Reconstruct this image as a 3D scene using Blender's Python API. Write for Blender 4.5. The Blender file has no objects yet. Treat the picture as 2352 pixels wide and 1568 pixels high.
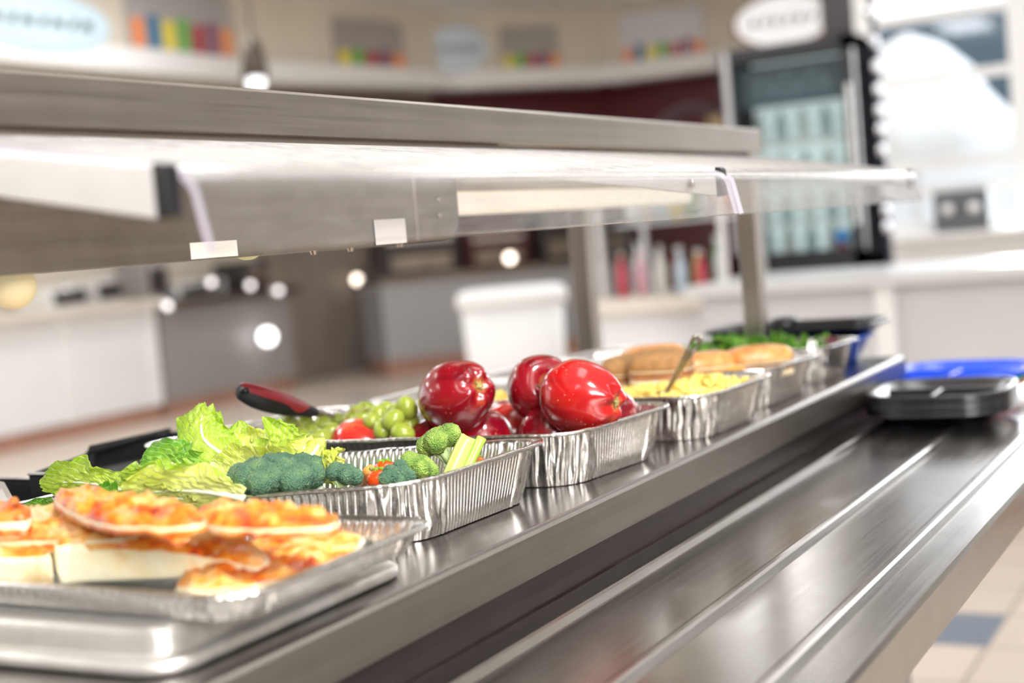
import bpy, bmesh, math, random
from mathutils import Vector, Matrix, noise
R_ = random.Random(7)
sc = bpy.context.scene
COL = sc.collection
PI = math.pi
CT = 0.90                      # height of the counter top above the floor

# ------------------------------------------------------------------ camera
CAM = Vector((0, 0, CT + 0.26))
ROT = Matrix(((0.48078424506775, 0.10367243421915452, -0.8706885413726936),
              (-0.8724675971796734, -0.042467364337788534, -0.48682318642165),
              (-0.08744599228186956, 0.9937044577485181, 0.07003319987379274)))
FPX = 3267.0
cd = bpy.data.cameras.new('camera')
cam = bpy.data.objects.new('camera', cd); COL.objects.link(cam)
cam.matrix_world = Matrix.Translation(CAM) @ ROT.to_4x4()
cd.sensor_width = 36; cd.lens = FPX / 2352 * 36; cd.clip_start = 0.02; cd.clip_end = 200
cd.dof.use_dof = True; cd.dof.focus_distance = 1.36; cd.dof.aperture_fstop = 2.9
cd.dof.aperture_blades = 0
sc.camera = cam
VR, VU, VB = ROT.col[0].copy(), ROT.col[1].copy(), ROT.col[2].copy()   # right, up, towards the viewer
def at(px, py, d):             # a place in the room seen at a picture point, d metres in front of the camera
    return CAM + ROT @ Vector(((px - 1176) / FPX * d, -(py - 784) / FPX * d, -d))
def onz(px, py, z):            # z above the counter top
    r = ROT @ Vector((px - 1176, -(py - 784), -FPX))
    return CAM + r * ((CT + z - CAM.z) / r.z)

# ------------------------------------------------------------------ materials
def new_mat(name):
    m = bpy.data.materials.new(name); m.use_nodes = True
    nt = m.node_tree; b = nt.nodes['Principled BSDF']
    return m, nt, b
def N(nt, t, **kw):
    n = nt.nodes.new(t)
    for k, v in kw.items():
        if k in n.inputs: n.inputs[k].default_value = v
        else: setattr(n, k, v)
    return n
def c4(c): return (c[0], c[1], c[2], 1)
def ramp(nt, fac, stops):
    r = nt.nodes.new('ShaderNodeValToRGB'); e = r.color_ramp.elements
    while len(e) > 1: e.remove(e[-1])
    e[0].position = stops[0][0]; e[0].color = c4(stops[0][1])
    for p, c in stops[1:]:
        x = e.new(p); x.color = c4(c)
    nt.links.new(fac, r.inputs[0]); return r.outputs[0]
def coords(nt, scale=(1, 1, 1), kind='Object'):
    tc = nt.nodes.new('ShaderNodeTexCoord'); mp = nt.nodes.new('ShaderNodeMapping')
    mp.inputs['Scale'].default_value = scale
    nt.links.new(tc.outputs[kind], mp.inputs[0]); return mp.outputs[0]
def tex(nt, vec, scale=5, detail=3, rough=.5, kind='ShaderNodeTexNoise'):
    n = nt.nodes.new(kind); n.inputs['Scale'].default_value = scale
    if 'Detail' in n.inputs: n.inputs['Detail'].default_value = detail
    if kind == 'ShaderNodeTexNoise': n.inputs['Roughness'].default_value = rough
    nt.links.new(vec, n.inputs['Vector']); return n
def bump(nt, b, h, s=.3, d=.002):
    n = nt.nodes.new('ShaderNodeBump'); n.inputs['Strength'].default_value = s; n.inputs['Distance'].default_value = d
    nt.links.new(h, n.inputs['Height']); nt.links.new(n.outputs[0], b.inputs['Normal']); return n
def plain(name, col, rough=.5, metal=0., var=.08, scale=30, spec=.5, coat=0., sub=0., bmp=0.):
    m, nt, b = new_mat(name)
    n = tex(nt, coords(nt), scale, 3)
    o = ramp(nt, n.outputs[0], [(.3, [max(0, c * (1 - var)) for c in col]), (.7, [min(1, c * (1 + var)) for c in col])])
    nt.links.new(o, b.inputs['Base Color'])
    b.inputs['Roughness'].default_value = rough; b.inputs['Metallic'].default_value = metal
    b.inputs['Specular IOR Level'].default_value = spec; b.inputs['Coat Weight'].default_value = coat
    b.inputs['Subsurface Weight'].default_value = sub; b.inputs['Subsurface Scale'].default_value = .01
    if bmp: bump(nt, b, n.outputs[0], bmp)
    return m
def brushed(name, col, r0=.16, r1=.3, axis=0, scale=1., bmp=.06, blot=.12):
    m, nt, b = new_mat(name)
    s = [140 * scale] * 3; s[axis] = 2.5 * scale
    a = tex(nt, coords(nt, s), 1, 4, .6)
    bl = tex(nt, coords(nt), 9, 4, .6)
    o = ramp(nt, a.outputs[0], [(.25, [c * .86 for c in col]), (.75, [min(1, c * 1.12) for c in col])])
    mx = N(nt, 'ShaderNodeMixRGB', blend_type='MULTIPLY'); mx.inputs[0].default_value = 1
    nt.links.new(o, mx.inputs[1])
    nt.links.new(ramp(nt, bl.outputs[0], [(.3, [1 - blot * 1.0, 1 - blot * 1.1, 1 - blot * 1.3]), (.65, [1, 1, 1])]), mx.inputs[2])
    nt.links.new(mx.outputs[0], b.inputs['Base Color'])
    mr = nt.nodes.new('ShaderNodeMapRange'); mr.inputs[3].default_value = r0; mr.inputs[4].default_value = r1
    nt.links.new(a.outputs[0], mr.inputs[0]); nt.links.new(mr.outputs[0], b.inputs['Roughness'])
    b.inputs['Metallic'].default_value = 1
    bump(nt, b, a.outputs[0], bmp, .001)
    return m
def emit(name, col, s):
    m, nt, b = new_mat(name)
    b.inputs['Base Color'].default_value = c4(col); b.inputs['Emission Color'].default_value = c4(col)
    b.inputs['Emission Strength'].default_value = s; return m
def glassy(name, tint=(1, 1, 1), dust=.02, dustcol=(.85, .84, .83), gl=.04):
    # clear sheet: see-through, Fresnel mirror, and a thin film of dust that closes up when seen edge-on
    m, nt, b = new_mat(name); nt.nodes.remove(b); L = nt.links
    out = [n for n in nt.nodes if n.type == 'OUTPUT_MATERIAL'][0]
    tr = N(nt, 'ShaderNodeBsdfTransparent'); tr.inputs[0].default_value = c4(tint)
    g = N(nt, 'ShaderNodeBsdfGlossy'); g.inputs['Roughness'].default_value = gl
    lw = N(nt, 'ShaderNodeLayerWeight', Blend=.5)        # facing -> 1-cos
    p5 = N(nt, 'ShaderNodeMath', operation='POWER'); L.new(lw.outputs['Facing'], p5.inputs[0]); p5.inputs[1].default_value = 5
    fr = N(nt, 'ShaderNodeMath', operation='MULTIPLY_ADD'); L.new(p5.outputs[0], fr.inputs[0]); fr.inputs[1].default_value = .95; fr.inputs[2].default_value = .035
    m1 = nt.nodes.new('ShaderNodeMixShader'); L.new(fr.outputs[0], m1.inputs[0]); L.new(tr.outputs[0], m1.inputs[1]); L.new(g.outputs[0], m1.inputs[2])
    df = N(nt, 'ShaderNodeBsdfDiffuse'); df.inputs[0].default_value = c4(dustcol)
    tl = N(nt, 'ShaderNodeBsdfTranslucent'); tl.inputs[0].default_value = c4(dustcol)
    m0 = nt.nodes.new('ShaderNodeMixShader'); m0.inputs[0].default_value = .4; L.new(df.outputs[0], m0.inputs[1]); L.new(tl.outputs[0], m0.inputs[2])
    one = N(nt, 'ShaderNodeMath', operation='SUBTRACT'); one.inputs[0].default_value = 1.02; L.new(lw.outputs['Facing'], one.inputs[1])
    n = tex(nt, coords(nt, (6, 3, 30)), 6, 6, .7)
    am = nt.nodes.new('ShaderNodeMapRange'); am.inputs[1].default_value = .3; am.inputs[2].default_value = .75
    am.inputs[3].default_value = dust * .5; am.inputs[4].default_value = dust * 1.7; L.new(n.outputs[0], am.inputs[0])
    dv = N(nt, 'ShaderNodeMath', operation='DIVIDE'); dv.use_clamp = True; L.new(am.outputs[0], dv.inputs[0]); L.new(one.outputs[0], dv.inputs[1])
    m2 = nt.nodes.new('ShaderNodeMixShader'); L.new(dv.outputs[0], m2.inputs[0]); L.new(m1.outputs[0], m2.inputs[1]); L.new(m0.outputs[0], m2.inputs[2])
    L.new(m2.outputs[0], out.inputs[0]); return m

MT = {}
MT['steel'] = brushed('brushed_steel', (.36, .34, .325), .16, .30, 0, 1)
MT['steel_lip'] = brushed('brushed_steel_edge', (.43, .405, .37), .26, .4, 0, 1)
MT['steel_shelf'] = brushed('brushed_steel_shelf', (.47, .44, .40), .28, .45, 0, 1)
MT['steel_deck'] = brushed('brushed_steel_slide', (.46, .44, .42), .17, .30, 0, 1.3, .05)
MT['steel_shade'] = brushed('shaded_steel_panel', (.15, .13, .13), .3, .45, 0, 1)  # darker steel copy, the shade under the lip put into its colour
MT['steel_post'] = brushed('brushed_steel_post', (.52, .48, .44), .25, .4, 2, 1)
MT['steel_old'] = brushed('worn_steel', (.37, .33, .295), .32, .5, 0, .7, .1, .3)
MT['steel_y'] = brushed('brushed_steel_cross', (.6, .58, .55), .25, .4, 1, 1)
MT['alu'] = brushed('aluminium_sheet', (.80, .79, .76), .30, .46, 1, .6, .05, .25)
MT['alu'].node_tree.nodes['Principled BSDF'].inputs['Metallic'].default_value = .7
MT['arm'] = plain('satin_aluminium', (.74, .73, .715), .42, .35, .03)
MT['black_plastic'] = plain('black_plastic', (.012, .012, .014), .3, 0, .3, 60)
MT['black_mat'] = plain('black_matt', (.012, .012, .013), .6, 0, .3, 60)
MT['white'] = plain('white_paint', (.82, .82, .81), .45, 0, .02)
MT['cream'] = plain('cream_paint', (.68, .61, .51), .6, 0, .03, 2)
MT['tape'] = plain('paper_tape', (.74, .69, .62), .6, 0, .06, 60)
MT['label'] = plain('paper_label', (.72, .70, .66), .5, 0, .04, 40)
MT['bulb'] = emit('frosted_bulb', (.80, .70, .42), .35)
MT['grey_panel'] = plain('grey_laminate', (.60, .60, .615), .4, 0, .02, 3)
MT['grey_light'] = plain('pale_laminate', (.78, .785, .80), .4, 0, .02, 3)
MT['grey_dark'] = plain('dark_laminate', (.30, .28, .275), .45, 0, .04, 3)
MT['brown'] = plain('brown_laminate', (.28, .235, .20), .5, 0, .08, 4)
MT['kick'] = plain('terracotta_skirting', (.40, .22, .16), .5, 0, .1, 6)
MT['top_beige'] = plain('beige_worktop', (.72, .66, .58), .35, 0, .05, 8)
MT['dark'] = plain('dark_enamel', (.035, .03, .032), .3, 0, .2, 8)
MT['glass'] = glassy('clear_acrylic', (.985, .98, .98), .045, (.58, .57, .555), .2)
MT['pane'] = glassy('window_pane', (.97, .985, 1.), .004)

def foil_mat():
    m, nt, b = new_mat('aluminium_foil')
    v = coords(nt)
    a = tex(nt, v, 35, 5, .6); c = tex(nt, v, 120, 2)
    nt.links.new(ramp(nt, c.outputs[0], [(.3, (.70, .69, .67)), (.7, (.86, .85, .83))]), b.inputs['Base Color'])
    b.inputs['Metallic'].default_value = 1
    mr = nt.nodes.new('ShaderNodeMapRange'); mr.inputs[3].default_value = .14; mr.inputs[4].default_value = .34
    nt.links.new(a.outputs[0], mr.inputs[0]); nt.links.new(mr.outputs[0], b.inputs['Roughness'])
    bump(nt, b, a.outputs[0], .25, .004); return m
MT['foil'] = foil_mat()

def apple_mat(name, dark, mid, hot, warm=.5):
    m, nt, b = new_mat(name); L = nt.links
    v = coords(nt); st = coords(nt, (1, 1, .18))
    a = tex(nt, st, 42, 5, .6); bl = tex(nt, v, 17, 3)
    s = N(nt, 'ShaderNodeMath', operation='ADD'); L.new(a.outputs[0], s.inputs[0]); L.new(bl.outputs[0], s.inputs[1])
    h = N(nt, 'ShaderNodeMath', operation='MULTIPLY'); L.new(s.outputs[0], h.inputs[0]); h.inputs[1].default_value = .5
    o = ramp(nt, h.outputs[0], [(.36, dark), (.5, mid), (.5 + .2 * (1 - warm) + .05, mid), (.72, hot)])
    sp = tex(nt, v, 210, 0, 0, 'ShaderNodeTexVoronoi')
    mk = ramp(nt, sp.outputs['Distance'], [(.0, (1, 1, 1)), (.11, (1, 1, 1)), (.17, (0, 0, 0))])
    big = tex(nt, v, 60, 2); mk2 = ramp(nt, big.outputs[0], [(.52, (0, 0, 0)), (.6, (.75, .75, .75))])
    mm = N(nt, 'ShaderNodeMixRGB', blend_type='MULTIPLY'); mm.inputs[0].default_value = 1; L.new(mk, mm.inputs[1]); L.new(mk2, mm.inputs[2])
    mx = N(nt, 'ShaderNodeMixRGB'); L.new(mm.outputs[0], mx.inputs[0]); L.new(o, mx.inputs[1]); mx.inputs[2].default_value = (.85, .52, .34, 1)
    # green-yellow cup around the calyx end (negative z of the fruit)
    sx = N(nt, 'ShaderNodeSeparateXYZ'); L.new(v, sx.inputs[0])
    cz = nt.nodes.new('ShaderNodeMapRange'); cz.inputs[1].default_value = 0; cz.inputs[2].default_value = .0115; cz.inputs[3].default_value = 1; cz.inputs[4].default_value = 0
    xy = N(nt, 'ShaderNodeVectorMath', operation='MULTIPLY'); xy.inputs[1].default_value = (1, 1, 0); L.new(v, xy.inputs[0])
    ln = N(nt, 'ShaderNodeVectorMath', operation='LENGTH'); L.new(xy.outputs[0], ln.inputs[0]); L.new(ln.outputs['Value'], cz.inputs[0])
    mx2 = N(nt, 'ShaderNodeMixRGB'); L.new(cz.outputs[0], mx2.inputs[0]); L.new(mx.outputs[0], mx2.inputs[1]); mx2.inputs[2].default_value = (.55, .28, .08, 1)
    L.new(mx2.outputs[0], b.inputs['Base Color'])
    b.inputs['Roughness'].default_value = .2; b.inputs['Coat Weight'].default_value = .6; b.inputs['Coat Roughness'].default_value = .06
    bump(nt, b, bl.outputs[0], .12, .004); return m
MT['apple_dark'] = apple_mat('apple_skin_crimson', (.11, .002, .008), (.27, .003, .010), (.60, .10, .02), .6)
MT['apple_bright'] = apple_mat('apple_skin_scarlet', (.28, .004, .007), (.46, .008, .008), (.70, .13, .04), .8)
MT['apple_orange'] = apple_mat('apple_skin_blushed', (.34, .008, .010), (.54, .03, .02), (.80, .30, .10), 1.)
MT['stem'] = plain('apple_stem', (.16, .08, .03), .6, 0, .3, 200)
MT['calyx'] = plain('apple_calyx', (.34, .30, .10), .7, 0, .5, 300)

def leaf_mat(name, edge, mid, pale, vein):
    m, nt, b = new_mat(name); L = nt.links
    tc = nt.nodes.new('ShaderNodeTexCoord'); sx = nt.nodes.new('ShaderNodeSeparateXYZ'); L.new(tc.outputs['UV'], sx.inputs[0])
    # |v-.5|*2
    s1 = N(nt, 'ShaderNodeMath', operation='SUBTRACT'); L.new(sx.outputs[1], s1.inputs[0]); s1.inputs[1].default_value = .5
    s2 = N(nt, 'ShaderNodeMath', operation='ABSOLUTE'); L.new(s1.outputs[0], s2.inputs[0])
    s3 = N(nt, 'ShaderNodeMath', operation='MULTIPLY_ADD'); L.new(s2.outputs[0], s3.inputs[0]); s3.inputs[1].default_value = .9; 
    u = N(nt, 'ShaderNodeMath', operation='MULTIPLY'); L.new(sx.outputs[0], u.inputs[0]); u.inputs[1].default_value = .55; L.new(u.outputs[0], s3.inputs[2])
    nz = tex(nt, coords(nt), 45, 4); s4 = N(nt, 'ShaderNodeMath', operation='MULTIPLY_ADD'); L.new(nz.outputs[0], s4.inputs[0]); s4.inputs[1].default_value = .35; L.new(s3.outputs[0], s4.inputs[2])
    o = ramp(nt, s4.outputs[0], [(.18, pale), (.48, mid), (.95, edge)])
    # side veins: stripes slanting out from the rib
    vv = N(nt, 'ShaderNodeMath', operation='MULTIPLY_ADD'); L.new(s2.outputs[0], vv.inputs[0]); vv.inputs[1].default_value = -1.1; L.new(sx.outputs[0], vv.inputs[2])
    nz2 = tex(nt, coords(nt), 30, 2); v2 = N(nt, 'ShaderNodeMath', operation='MULTIPLY_ADD'); L.new(nz2.outputs[0], v2.inputs[0]); v2.inputs[1].default_value = .34; L.new(vv.outputs[0], v2.inputs[2])
    v3 = N(nt, 'ShaderNodeMath', operation='MULTIPLY'); L.new(v2.outputs[0], v3.inputs[0]); v3.inputs[1].default_value = 9
    v4 = N(nt, 'ShaderNodeMath', operation='FRACT'); L.new(v3.outputs[0], v4.inputs[0])
    vm = ramp(nt, v4.outputs[0], [(.0, (.5, .5, .5)), (.10, (.28, .28, .28)), (.22, (0, 0, 0)), (.93, (0, 0, 0)), (1, (.5, .5, .5))])
    cr = tex(nt, coords(nt), 130, 1, 0, 'ShaderNodeTexVoronoi'); cr.feature = 'DISTANCE_TO_EDGE'
    cm = ramp(nt, cr.outputs['Distance'], [(0, (.16, .16, .16)), (.06, (0, 0, 0))])
    mxx = N(nt, 'ShaderNodeMixRGB', blend_type='ADD'); mxx.inputs[0].default_value = 1; L.new(vm, mxx.inputs[1]); L.new(cm, mxx.inputs[2])
    mx = N(nt, 'ShaderNodeMixRGB'); L.new(mxx.outputs[0], mx.inputs[0]); L.new(o, mx.inputs[1]); mx.inputs[2].default_value = c4(vein)
    L.new(mx.outputs[0], b.inputs['Base Color'])
    b.inputs['Roughness'].default_value = .33; b.inputs['Specular IOR Level'].default_value = .5
    hb = N(nt, 'ShaderNodeMath', operation='ADD'); L.new(mxx.outputs[0], hb.inputs[0]); L.new(nz.outputs[0], hb.inputs[1])
    bump(nt, b, hb.outputs[0], .5, .003)
    out = [n for n in nt.nodes if n.type == 'OUTPUT_MATERIAL'][0]
    tl = N(nt, 'ShaderNodeBsdfTranslucent'); L.new(mx.outputs[0], tl.inputs[0])
    ms = nt.nodes.new('ShaderNodeMixShader'); ms.inputs[0].default_value = .38; L.new(b.outputs[0], ms.inputs[1]); L.new(tl.outputs[0], ms.inputs[2]); L.new(ms.outputs[0], out.inputs[0])
    return m
MT['leaf_lime'] = leaf_mat('lettuce_lime', (.38, .60, .025), (.58, .75, .08), (.82, .87, .42), (.78, .85, .40))
MT['leaf_green'] = leaf_mat('lettuce_green', (.13, .38, .02), (.32, .60, .05), (.72, .84, .32), (.60, .78, .28))
MT['leaf_yellow'] = leaf_mat('lettuce_heart', (.66, .76, .08), (.80, .83, .26), (.88, .88, .60), (.88, .88, .58))
MT['rib'] = plain('lettuce_rib', (.82, .87, .62), .3, 0, .05, 60, .5, .2, .3)
MT['salad'] = leaf_mat('salad_green', (.06, .22, .015), (.18, .44, .03), (.50, .72, .14), (.45, .65, .15))
MT['salad_red'] = plain('salad_red_leaf', (.10, .02, .03), .4, 0, .3, 60)

def broc_mat(name, a, b_, c):
    m, nt, b = new_mat(name); v = coords(nt)
    n1 = tex(nt, v, 760, 0, 0, 'ShaderNodeTexVoronoi'); n2 = tex(nt, v, 60, 4)
    o = ramp(nt, n2.outputs[0], [(.35, a), (.55, b_), (.75, c)])
    o2 = ramp(nt, n1.outputs['Distance'], [(0, (1.35, 1.35, 1.25)), (.55, (.60, .64, .62))])
    mx = N(nt, 'ShaderNodeMixRGB', blend_type='MULTIPLY'); mx.inputs[0].default_value = 1; nt.links.new(o, mx.inputs[1]); nt.links.new(o2, mx.inputs[2])
    nt.links.new(mx.outputs[0], b.inputs['Base Color']); b.inputs['Roughness'].default_value = .6
    iv = N(nt, 'ShaderNodeMath', operation='SUBTRACT'); iv.inputs[0].default_value = 1; nt.links.new(n1.outputs['Distance'], iv.inputs[1])
    bump(nt, b, iv.outputs[0], .8, .0025); return m
MT['broc'] = broc_mat('broccoli_buds', (.085, .20, .125), (.16, .30, .17), (.30, .46, .13))
MT['broc_y'] = broc_mat('broccoli_buds_light', (.20, .36, .06), (.46, .64, .12), (.68, .80, .22))
MT['broc_stem'] = plain('broccoli_stalk', (.66, .78, .36), .4, 0, .15, 80, .5, 0, .3, .2)
MT['celery'] = plain('celery_flesh', (.50, .62, .15), .32, 0, .10, 90, .5, .2, .3, .1)
MT['carrot'] = plain('carrot_flesh', (.90, .34, .08), .4, 0, .12, 120, .5, 0, .3, .3)
MT['tomato'] = plain('tomato_skin', (.80, .08, .01), .15, 0, .1, 20, .5, .5, .2)
def grape_mat():
    m, nt, b = new_mat('grape_skin'); n = tex(nt, coords(nt), 40, 3)
    nt.links.new(ramp(nt, n.outputs[0], [(.3, (.22, .28, .025)), (.7, (.42, .48, .08))]), b.inputs['Base Color'])
    b.inputs['Roughness'].default_value = .25; b.inputs['Subsurface Weight'].default_value = .6; b.inputs['Subsurface Scale'].default_value = .012
    b.inputs['Subsurface Radius'].default_value = (.8, 1, .3); return m
MT['grape'] = grape_mat()
MT['twig'] = plain('grape_stem', (.30, .30, .07), .6, 0, .4, 200)
def cheese_mat(name, stops, sc_=28):
    m, nt, b = new_mat(name); v = coords(nt)
    a = tex(nt, v, sc_, 5, .62); c = tex(nt, v, 95, 3)
    s = N(nt, 'ShaderNodeMath', operation='MULTIPLY_ADD'); nt.links.new(c.outputs[0], s.inputs[0]); s.inputs[1].default_value = .3; nt.links.new(a.outputs[0], s.inputs[2])
    nt.links.new(ramp(nt, s.outputs[0], stops), b.inputs['Base Color'])
    b.inputs['Roughness'].default_value = .38; b.inputs['Coat Weight'].default_value = .15
    b.inputs['Subsurface Weight'].default_value = .15; b.inputs['Subsurface Scale'].default_value = .006
    bump(nt, b, s.outputs[0], .5, .006); return m
MT['cheese'] = cheese_mat('pizza_cheese', [(.46, (.34, .025, .006)), (.54, (.68, .09, .008)), (.62, (.84, .23, .014)), (.70, (.88, .38, .07)), (.80, (.88, .56, .25))], 34)
MT['cheese_pale'] = cheese_mat('pizza_cheese_pale', [(.46, (.5, .06, .01)), (.54, (.80, .24, .03)), (.62, (.82, .40, .11)), (.76, (.86, .54, .24))], 30)
MT['cheese_burnt'] = cheese_mat('pizza_cheese_browned', [(.42, (.10, .015, .006)), (.55, (.42, .07, .01)), (.7, (.78, .28, .05))])
MT['crust'] = cheese_mat('pizza_crust', [(.42, (.80, .50, .20)), (.56, (.92, .78, .48)), (.8, (.95, .88, .66))], 18)
MT['macaroni'] = plain('macaroni_cheese', (.95, .66, .15), .32, 0, .10, 90, .5, .2, .3)
MT['bun'] = cheese_mat('bun_crust', [(.42, (.40, .12, .02)), (.58, (.60, .24, .055)), (.80, (.74, .42, .15))], 12)
MT['bun_in'] = plain('bun_crumb', (.86, .70, .46), .8, 0, .1, 90)
MT['wheat'] = plain('wheat_bun', (.36, .19, .07), .8, 0, .25, 90, .5, 0, 0, .5)
MT['meat'] = plain('sliced_meat', (.36, .15, .06), .4, 0, .3, 60)
MT['cheddar'] = plain('cheddar_slice', (.88, .42, .03), .35, 0, .05, 30)
MT['red_rubber'] = plain('red_rubber_grip', (.30, .022, .032), .4, 0, .1, 40)
def tile_mat(name, col, grout, size, rough=.3):
    m, nt, b = new_mat(name); v = coords(nt)
    br = nt.nodes.new('ShaderNodeTexBrick'); br.offset = 0
    br.inputs['Color1'].default_value = c4(col); br.inputs['Color2'].default_value = c4([c * .93 for c in col]); br.inputs['Mortar'].default_value = c4(grout)
    br.inputs['Scale'].default_value = 1; br.inputs['Mortar Size'].default_value = size * .02
    br.inputs['Brick Width'].default_value = size; br.inputs['Row Height'].default_value = size
    nt.links.new(v, br.inputs['Vector']); nt.links.new(br.outputs[0], b.inputs['Base Color'])
    b.inputs['Roughness'].default_value = rough; return m, nt, br, b

# ------------------------------------------------------------------ mesh helpers
def tagp(o, label=None, cat=None, group=None, kind=None):
    if label: o['label'] = label
    if cat: o['category'] = cat
    if group: o['group'] = group
    if kind: o['kind'] = kind
    return o
def obj(name, bm, mat, parent=None, smooth=False, bevel=0, local=False):
    me = bpy.data.meshes.new(name)
    if parent is not None and not local:
        bmesh.ops.transform(bm, matrix=Matrix.Translation(-parent_loc(parent)), verts=bm.verts)
    bmesh.ops.recalc_face_normals(bm, faces=bm.faces)
    bm.to_mesh(me); bm.free()
    for m in (mat if isinstance(mat, (list, tuple)) else [mat]): me.materials.append(MT[m] if isinstance(m, str) else m)
    o = bpy.data.objects.new(name, me); COL.objects.link(o)
    if parent is not None: o.parent = parent
    if smooth:
        for p in me.polygons: p.use_smooth = True
    if bevel:
        md = o.modifiers.new('b', 'BEVEL'); md.width = bevel; md.segments = 2; md.limit_method = 'ANGLE'; md.angle_limit = .6
        for p in me.polygons: p.use_smooth = True
        w = o.modifiers.new('w', 'WEIGHTED_NORMAL')
    return o
def parent_loc(p):
    v = Vector((0, 0, 0))
    while p is not None: v += p.location; p = p.parent
    return v
def thing(name, loc, label, cat, group=None, rot=None):
    o = bpy.data.objects.new(name, None); COL.objects.link(o); o.location = loc; o.empty_display_size = .02
    if rot is not None: o.rotation_euler = rot
    return tagp(o, label, cat, group)
def struct(o): o['kind'] = 'structure'; return o
def copy_tree(o, parent=None):
    c = o.copy(); COL.objects.link(c)
    if parent is not None: c.parent = parent
    for ch in list(o.children): copy_tree(ch, c)
    return c
def B(): return bmesh.new()
def box(bm, x0, x1, y0, y1, z0, z1, mi=0):
    vs = [bm.verts.new(p) for p in ((x0, y0, z0), (x1, y0, z0), (x1, y1, z0), (x0, y1, z0), (x0, y0, z1), (x1, y0, z1), (x1, y1, z1), (x0, y1, z1))]
    for f in ((0, 3, 2, 1), (4, 5, 6, 7), (0, 1, 5, 4), (1, 2, 6, 5), (2, 3, 7, 6), (3, 0, 4, 7)):
        bm.faces.new([vs[i] for i in f]).material_index = mi
    return bm
def loft(bm, rings, closed=True, cap0=False, cap1=False, mi=0):
    rr = [[bm.verts.new(p) for p in r] for r in rings]
    n = len(rr[0])
    for a, b in zip(rr, rr[1:]):
        for i in range(n if closed else n - 1):
            j = (i + 1) % n
            try: bm.faces.new((a[i], a[j], b[j], b[i])).material_index = mi
            except ValueError: pass
    if cap0: bm.faces.new(rr[0][::-1]).material_index = mi
    if cap1: bm.faces.new(rr[-1]).material_index = mi
    return rr
def prism(bm, prof, x0, x1, mi=0, endmi=None):      # prof: (y,z) loop pushed along x
    r = loft(bm, [[(x0, y, z) for y, z in prof], [(x1, y, z) for y, z in prof]], True, False, False, mi)
    e = mi if endmi is None else endmi
    bm.faces.new(r[0][::-1]).material_index = e; bm.faces.new(r[1]).material_index = e
    return bm
def tube(bm, pts, rad, seg=10, cap=True):
    pts = [Vector(p) for p in pts]; n = len(pts)
    rad = rad if isinstance(rad, (list, tuple)) else [rad] * n
    rings = []; up = Vector((0, 0, 1))
    for i, p in enumerate(pts):
        t = (pts[min(i + 1, n - 1)] - pts[max(i - 1, 0)]).normalized()
        if abs(t.dot(up)) > .95: up = Vector((1, 0, 0))
        s = t.cross(up).normalized(); w = s.cross(t)
        rings.append([p + (s * math.cos(a) + w * math.sin(a)) * rad[i] for a in [2 * PI * k / seg for k in range(seg)]])
    loft(bm, rings, True, cap, cap); return bm
def lathe(bm, prof, c=(0, 0, 0), seg=24, axis='Z', cap=True):
    c = Vector(c); rings = []
    for r, h in prof:
        ring = []
        for k in range(seg):
            a = 2 * PI * k / seg; x, y = r * math.cos(a), r * math.sin(a)
            ring.append(c + (Vector((x, y, h)) if axis == 'Z' else Vector((h, x, y)) if axis == 'X' else Vector((x, h, y))))
        rings.append(ring)
    loft(bm, rings, True, cap, cap); return bm
def catmull(pts, n):
    pts = [Vector(p) for p in pts]
    P = [pts[0] * 2 - pts[1]] + pts + [pts[-1] * 2 - pts[-2]]
    out = []; m = len(pts) - 1
    for k in range(n + 1):
        t = k / n * m; i = min(int(t), m - 1); f = t - i
        a, b, c, d = P[i], P[i + 1], P[i + 2], P[i + 3]
        out.append(.5 * ((2 * b) + (c - a) * f + (2 * a - 5 * b + 4 * c - d) * f * f + (3 * b - a - 3 * c + d) * f ** 3))
    return out
def rquad(c, r, nseg, ncor=9):
    """rounded ring through four corner points; nseg points per straight side. Returns points, outward normals and the kind of place."""
    c = [Vector(p) for p in c]; pts = []; nor = []; kind = []
    cen = sum(c, Vector()) / 4
    for i in range(4):
        a, b, d = c[i - 1], c[i], c[(i + 1) % 4]
        ra = min(r, (a - b).length * .45); rb = min(r, (d - b).length * .45)
        p0 = b + (a - b).normalized() * ra; p1 = b + (d - b).normalized() * rb
        for k in range(ncor):
            t = k / ncor; pts.append(p0 * (1 - t) ** 2 + b * 2 * t * (1 - t) + p1 * t * t); kind.append(1)
        e = d + (b - d).normalized() * min(r, (b - d).length * .45)
        for k in range(nseg[i]):
            pts.append(p1.lerp(e, k / nseg[i])); kind.append(0)
    n = len(pts)
    for i in range(n):
        t = pts[(i + 1) % n] - pts[i - 1]; q = Vector((t.y, -t.x, 0)).normalized()
        if q.dot(pts[i] - cen) < 0: q = -q
        nor.append(q)
    return pts, nor, kind

# ------------------------------------------------------------------ world, room light
w = bpy.data.worlds.new('daylight'); sc.world = w; w.use_nodes = True
nt = w.node_tree; bg = nt.nodes['Background']
tcw = nt.nodes.new('ShaderNodeTexCoord'); sxw = nt.nodes.new('ShaderNodeSeparateXYZ'); nt.links.new(tcw.outputs['Generated'], sxw.inputs[0])
nt.links.new(ramp(nt, sxw.outputs[2], [(0, (.52, .48, .44)), (.04, (.92, .94, .96)), (.5, (.90, .94, 1.0))]), bg.inputs[0])
bg.inputs[1].default_value = 1.9

def area(name, loc, target, sx, sy, power, col=(1, 1, 1), spread=180):
    l = bpy.data.lights.new(name, 'AREA'); l.shape = 'RECTANGLE'; l.size = sx; l.size_y = sy; l.energy = power; l.color = col; l.spread = math.radians(spread)
    o = bpy.data.objects.new(name, l); COL.objects.link(o); o.location = loc
    o.rotation_euler = (Vector(target) - Vector(loc)).to_track_quat('-Z', 'Y').to_euler(); return o

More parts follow.
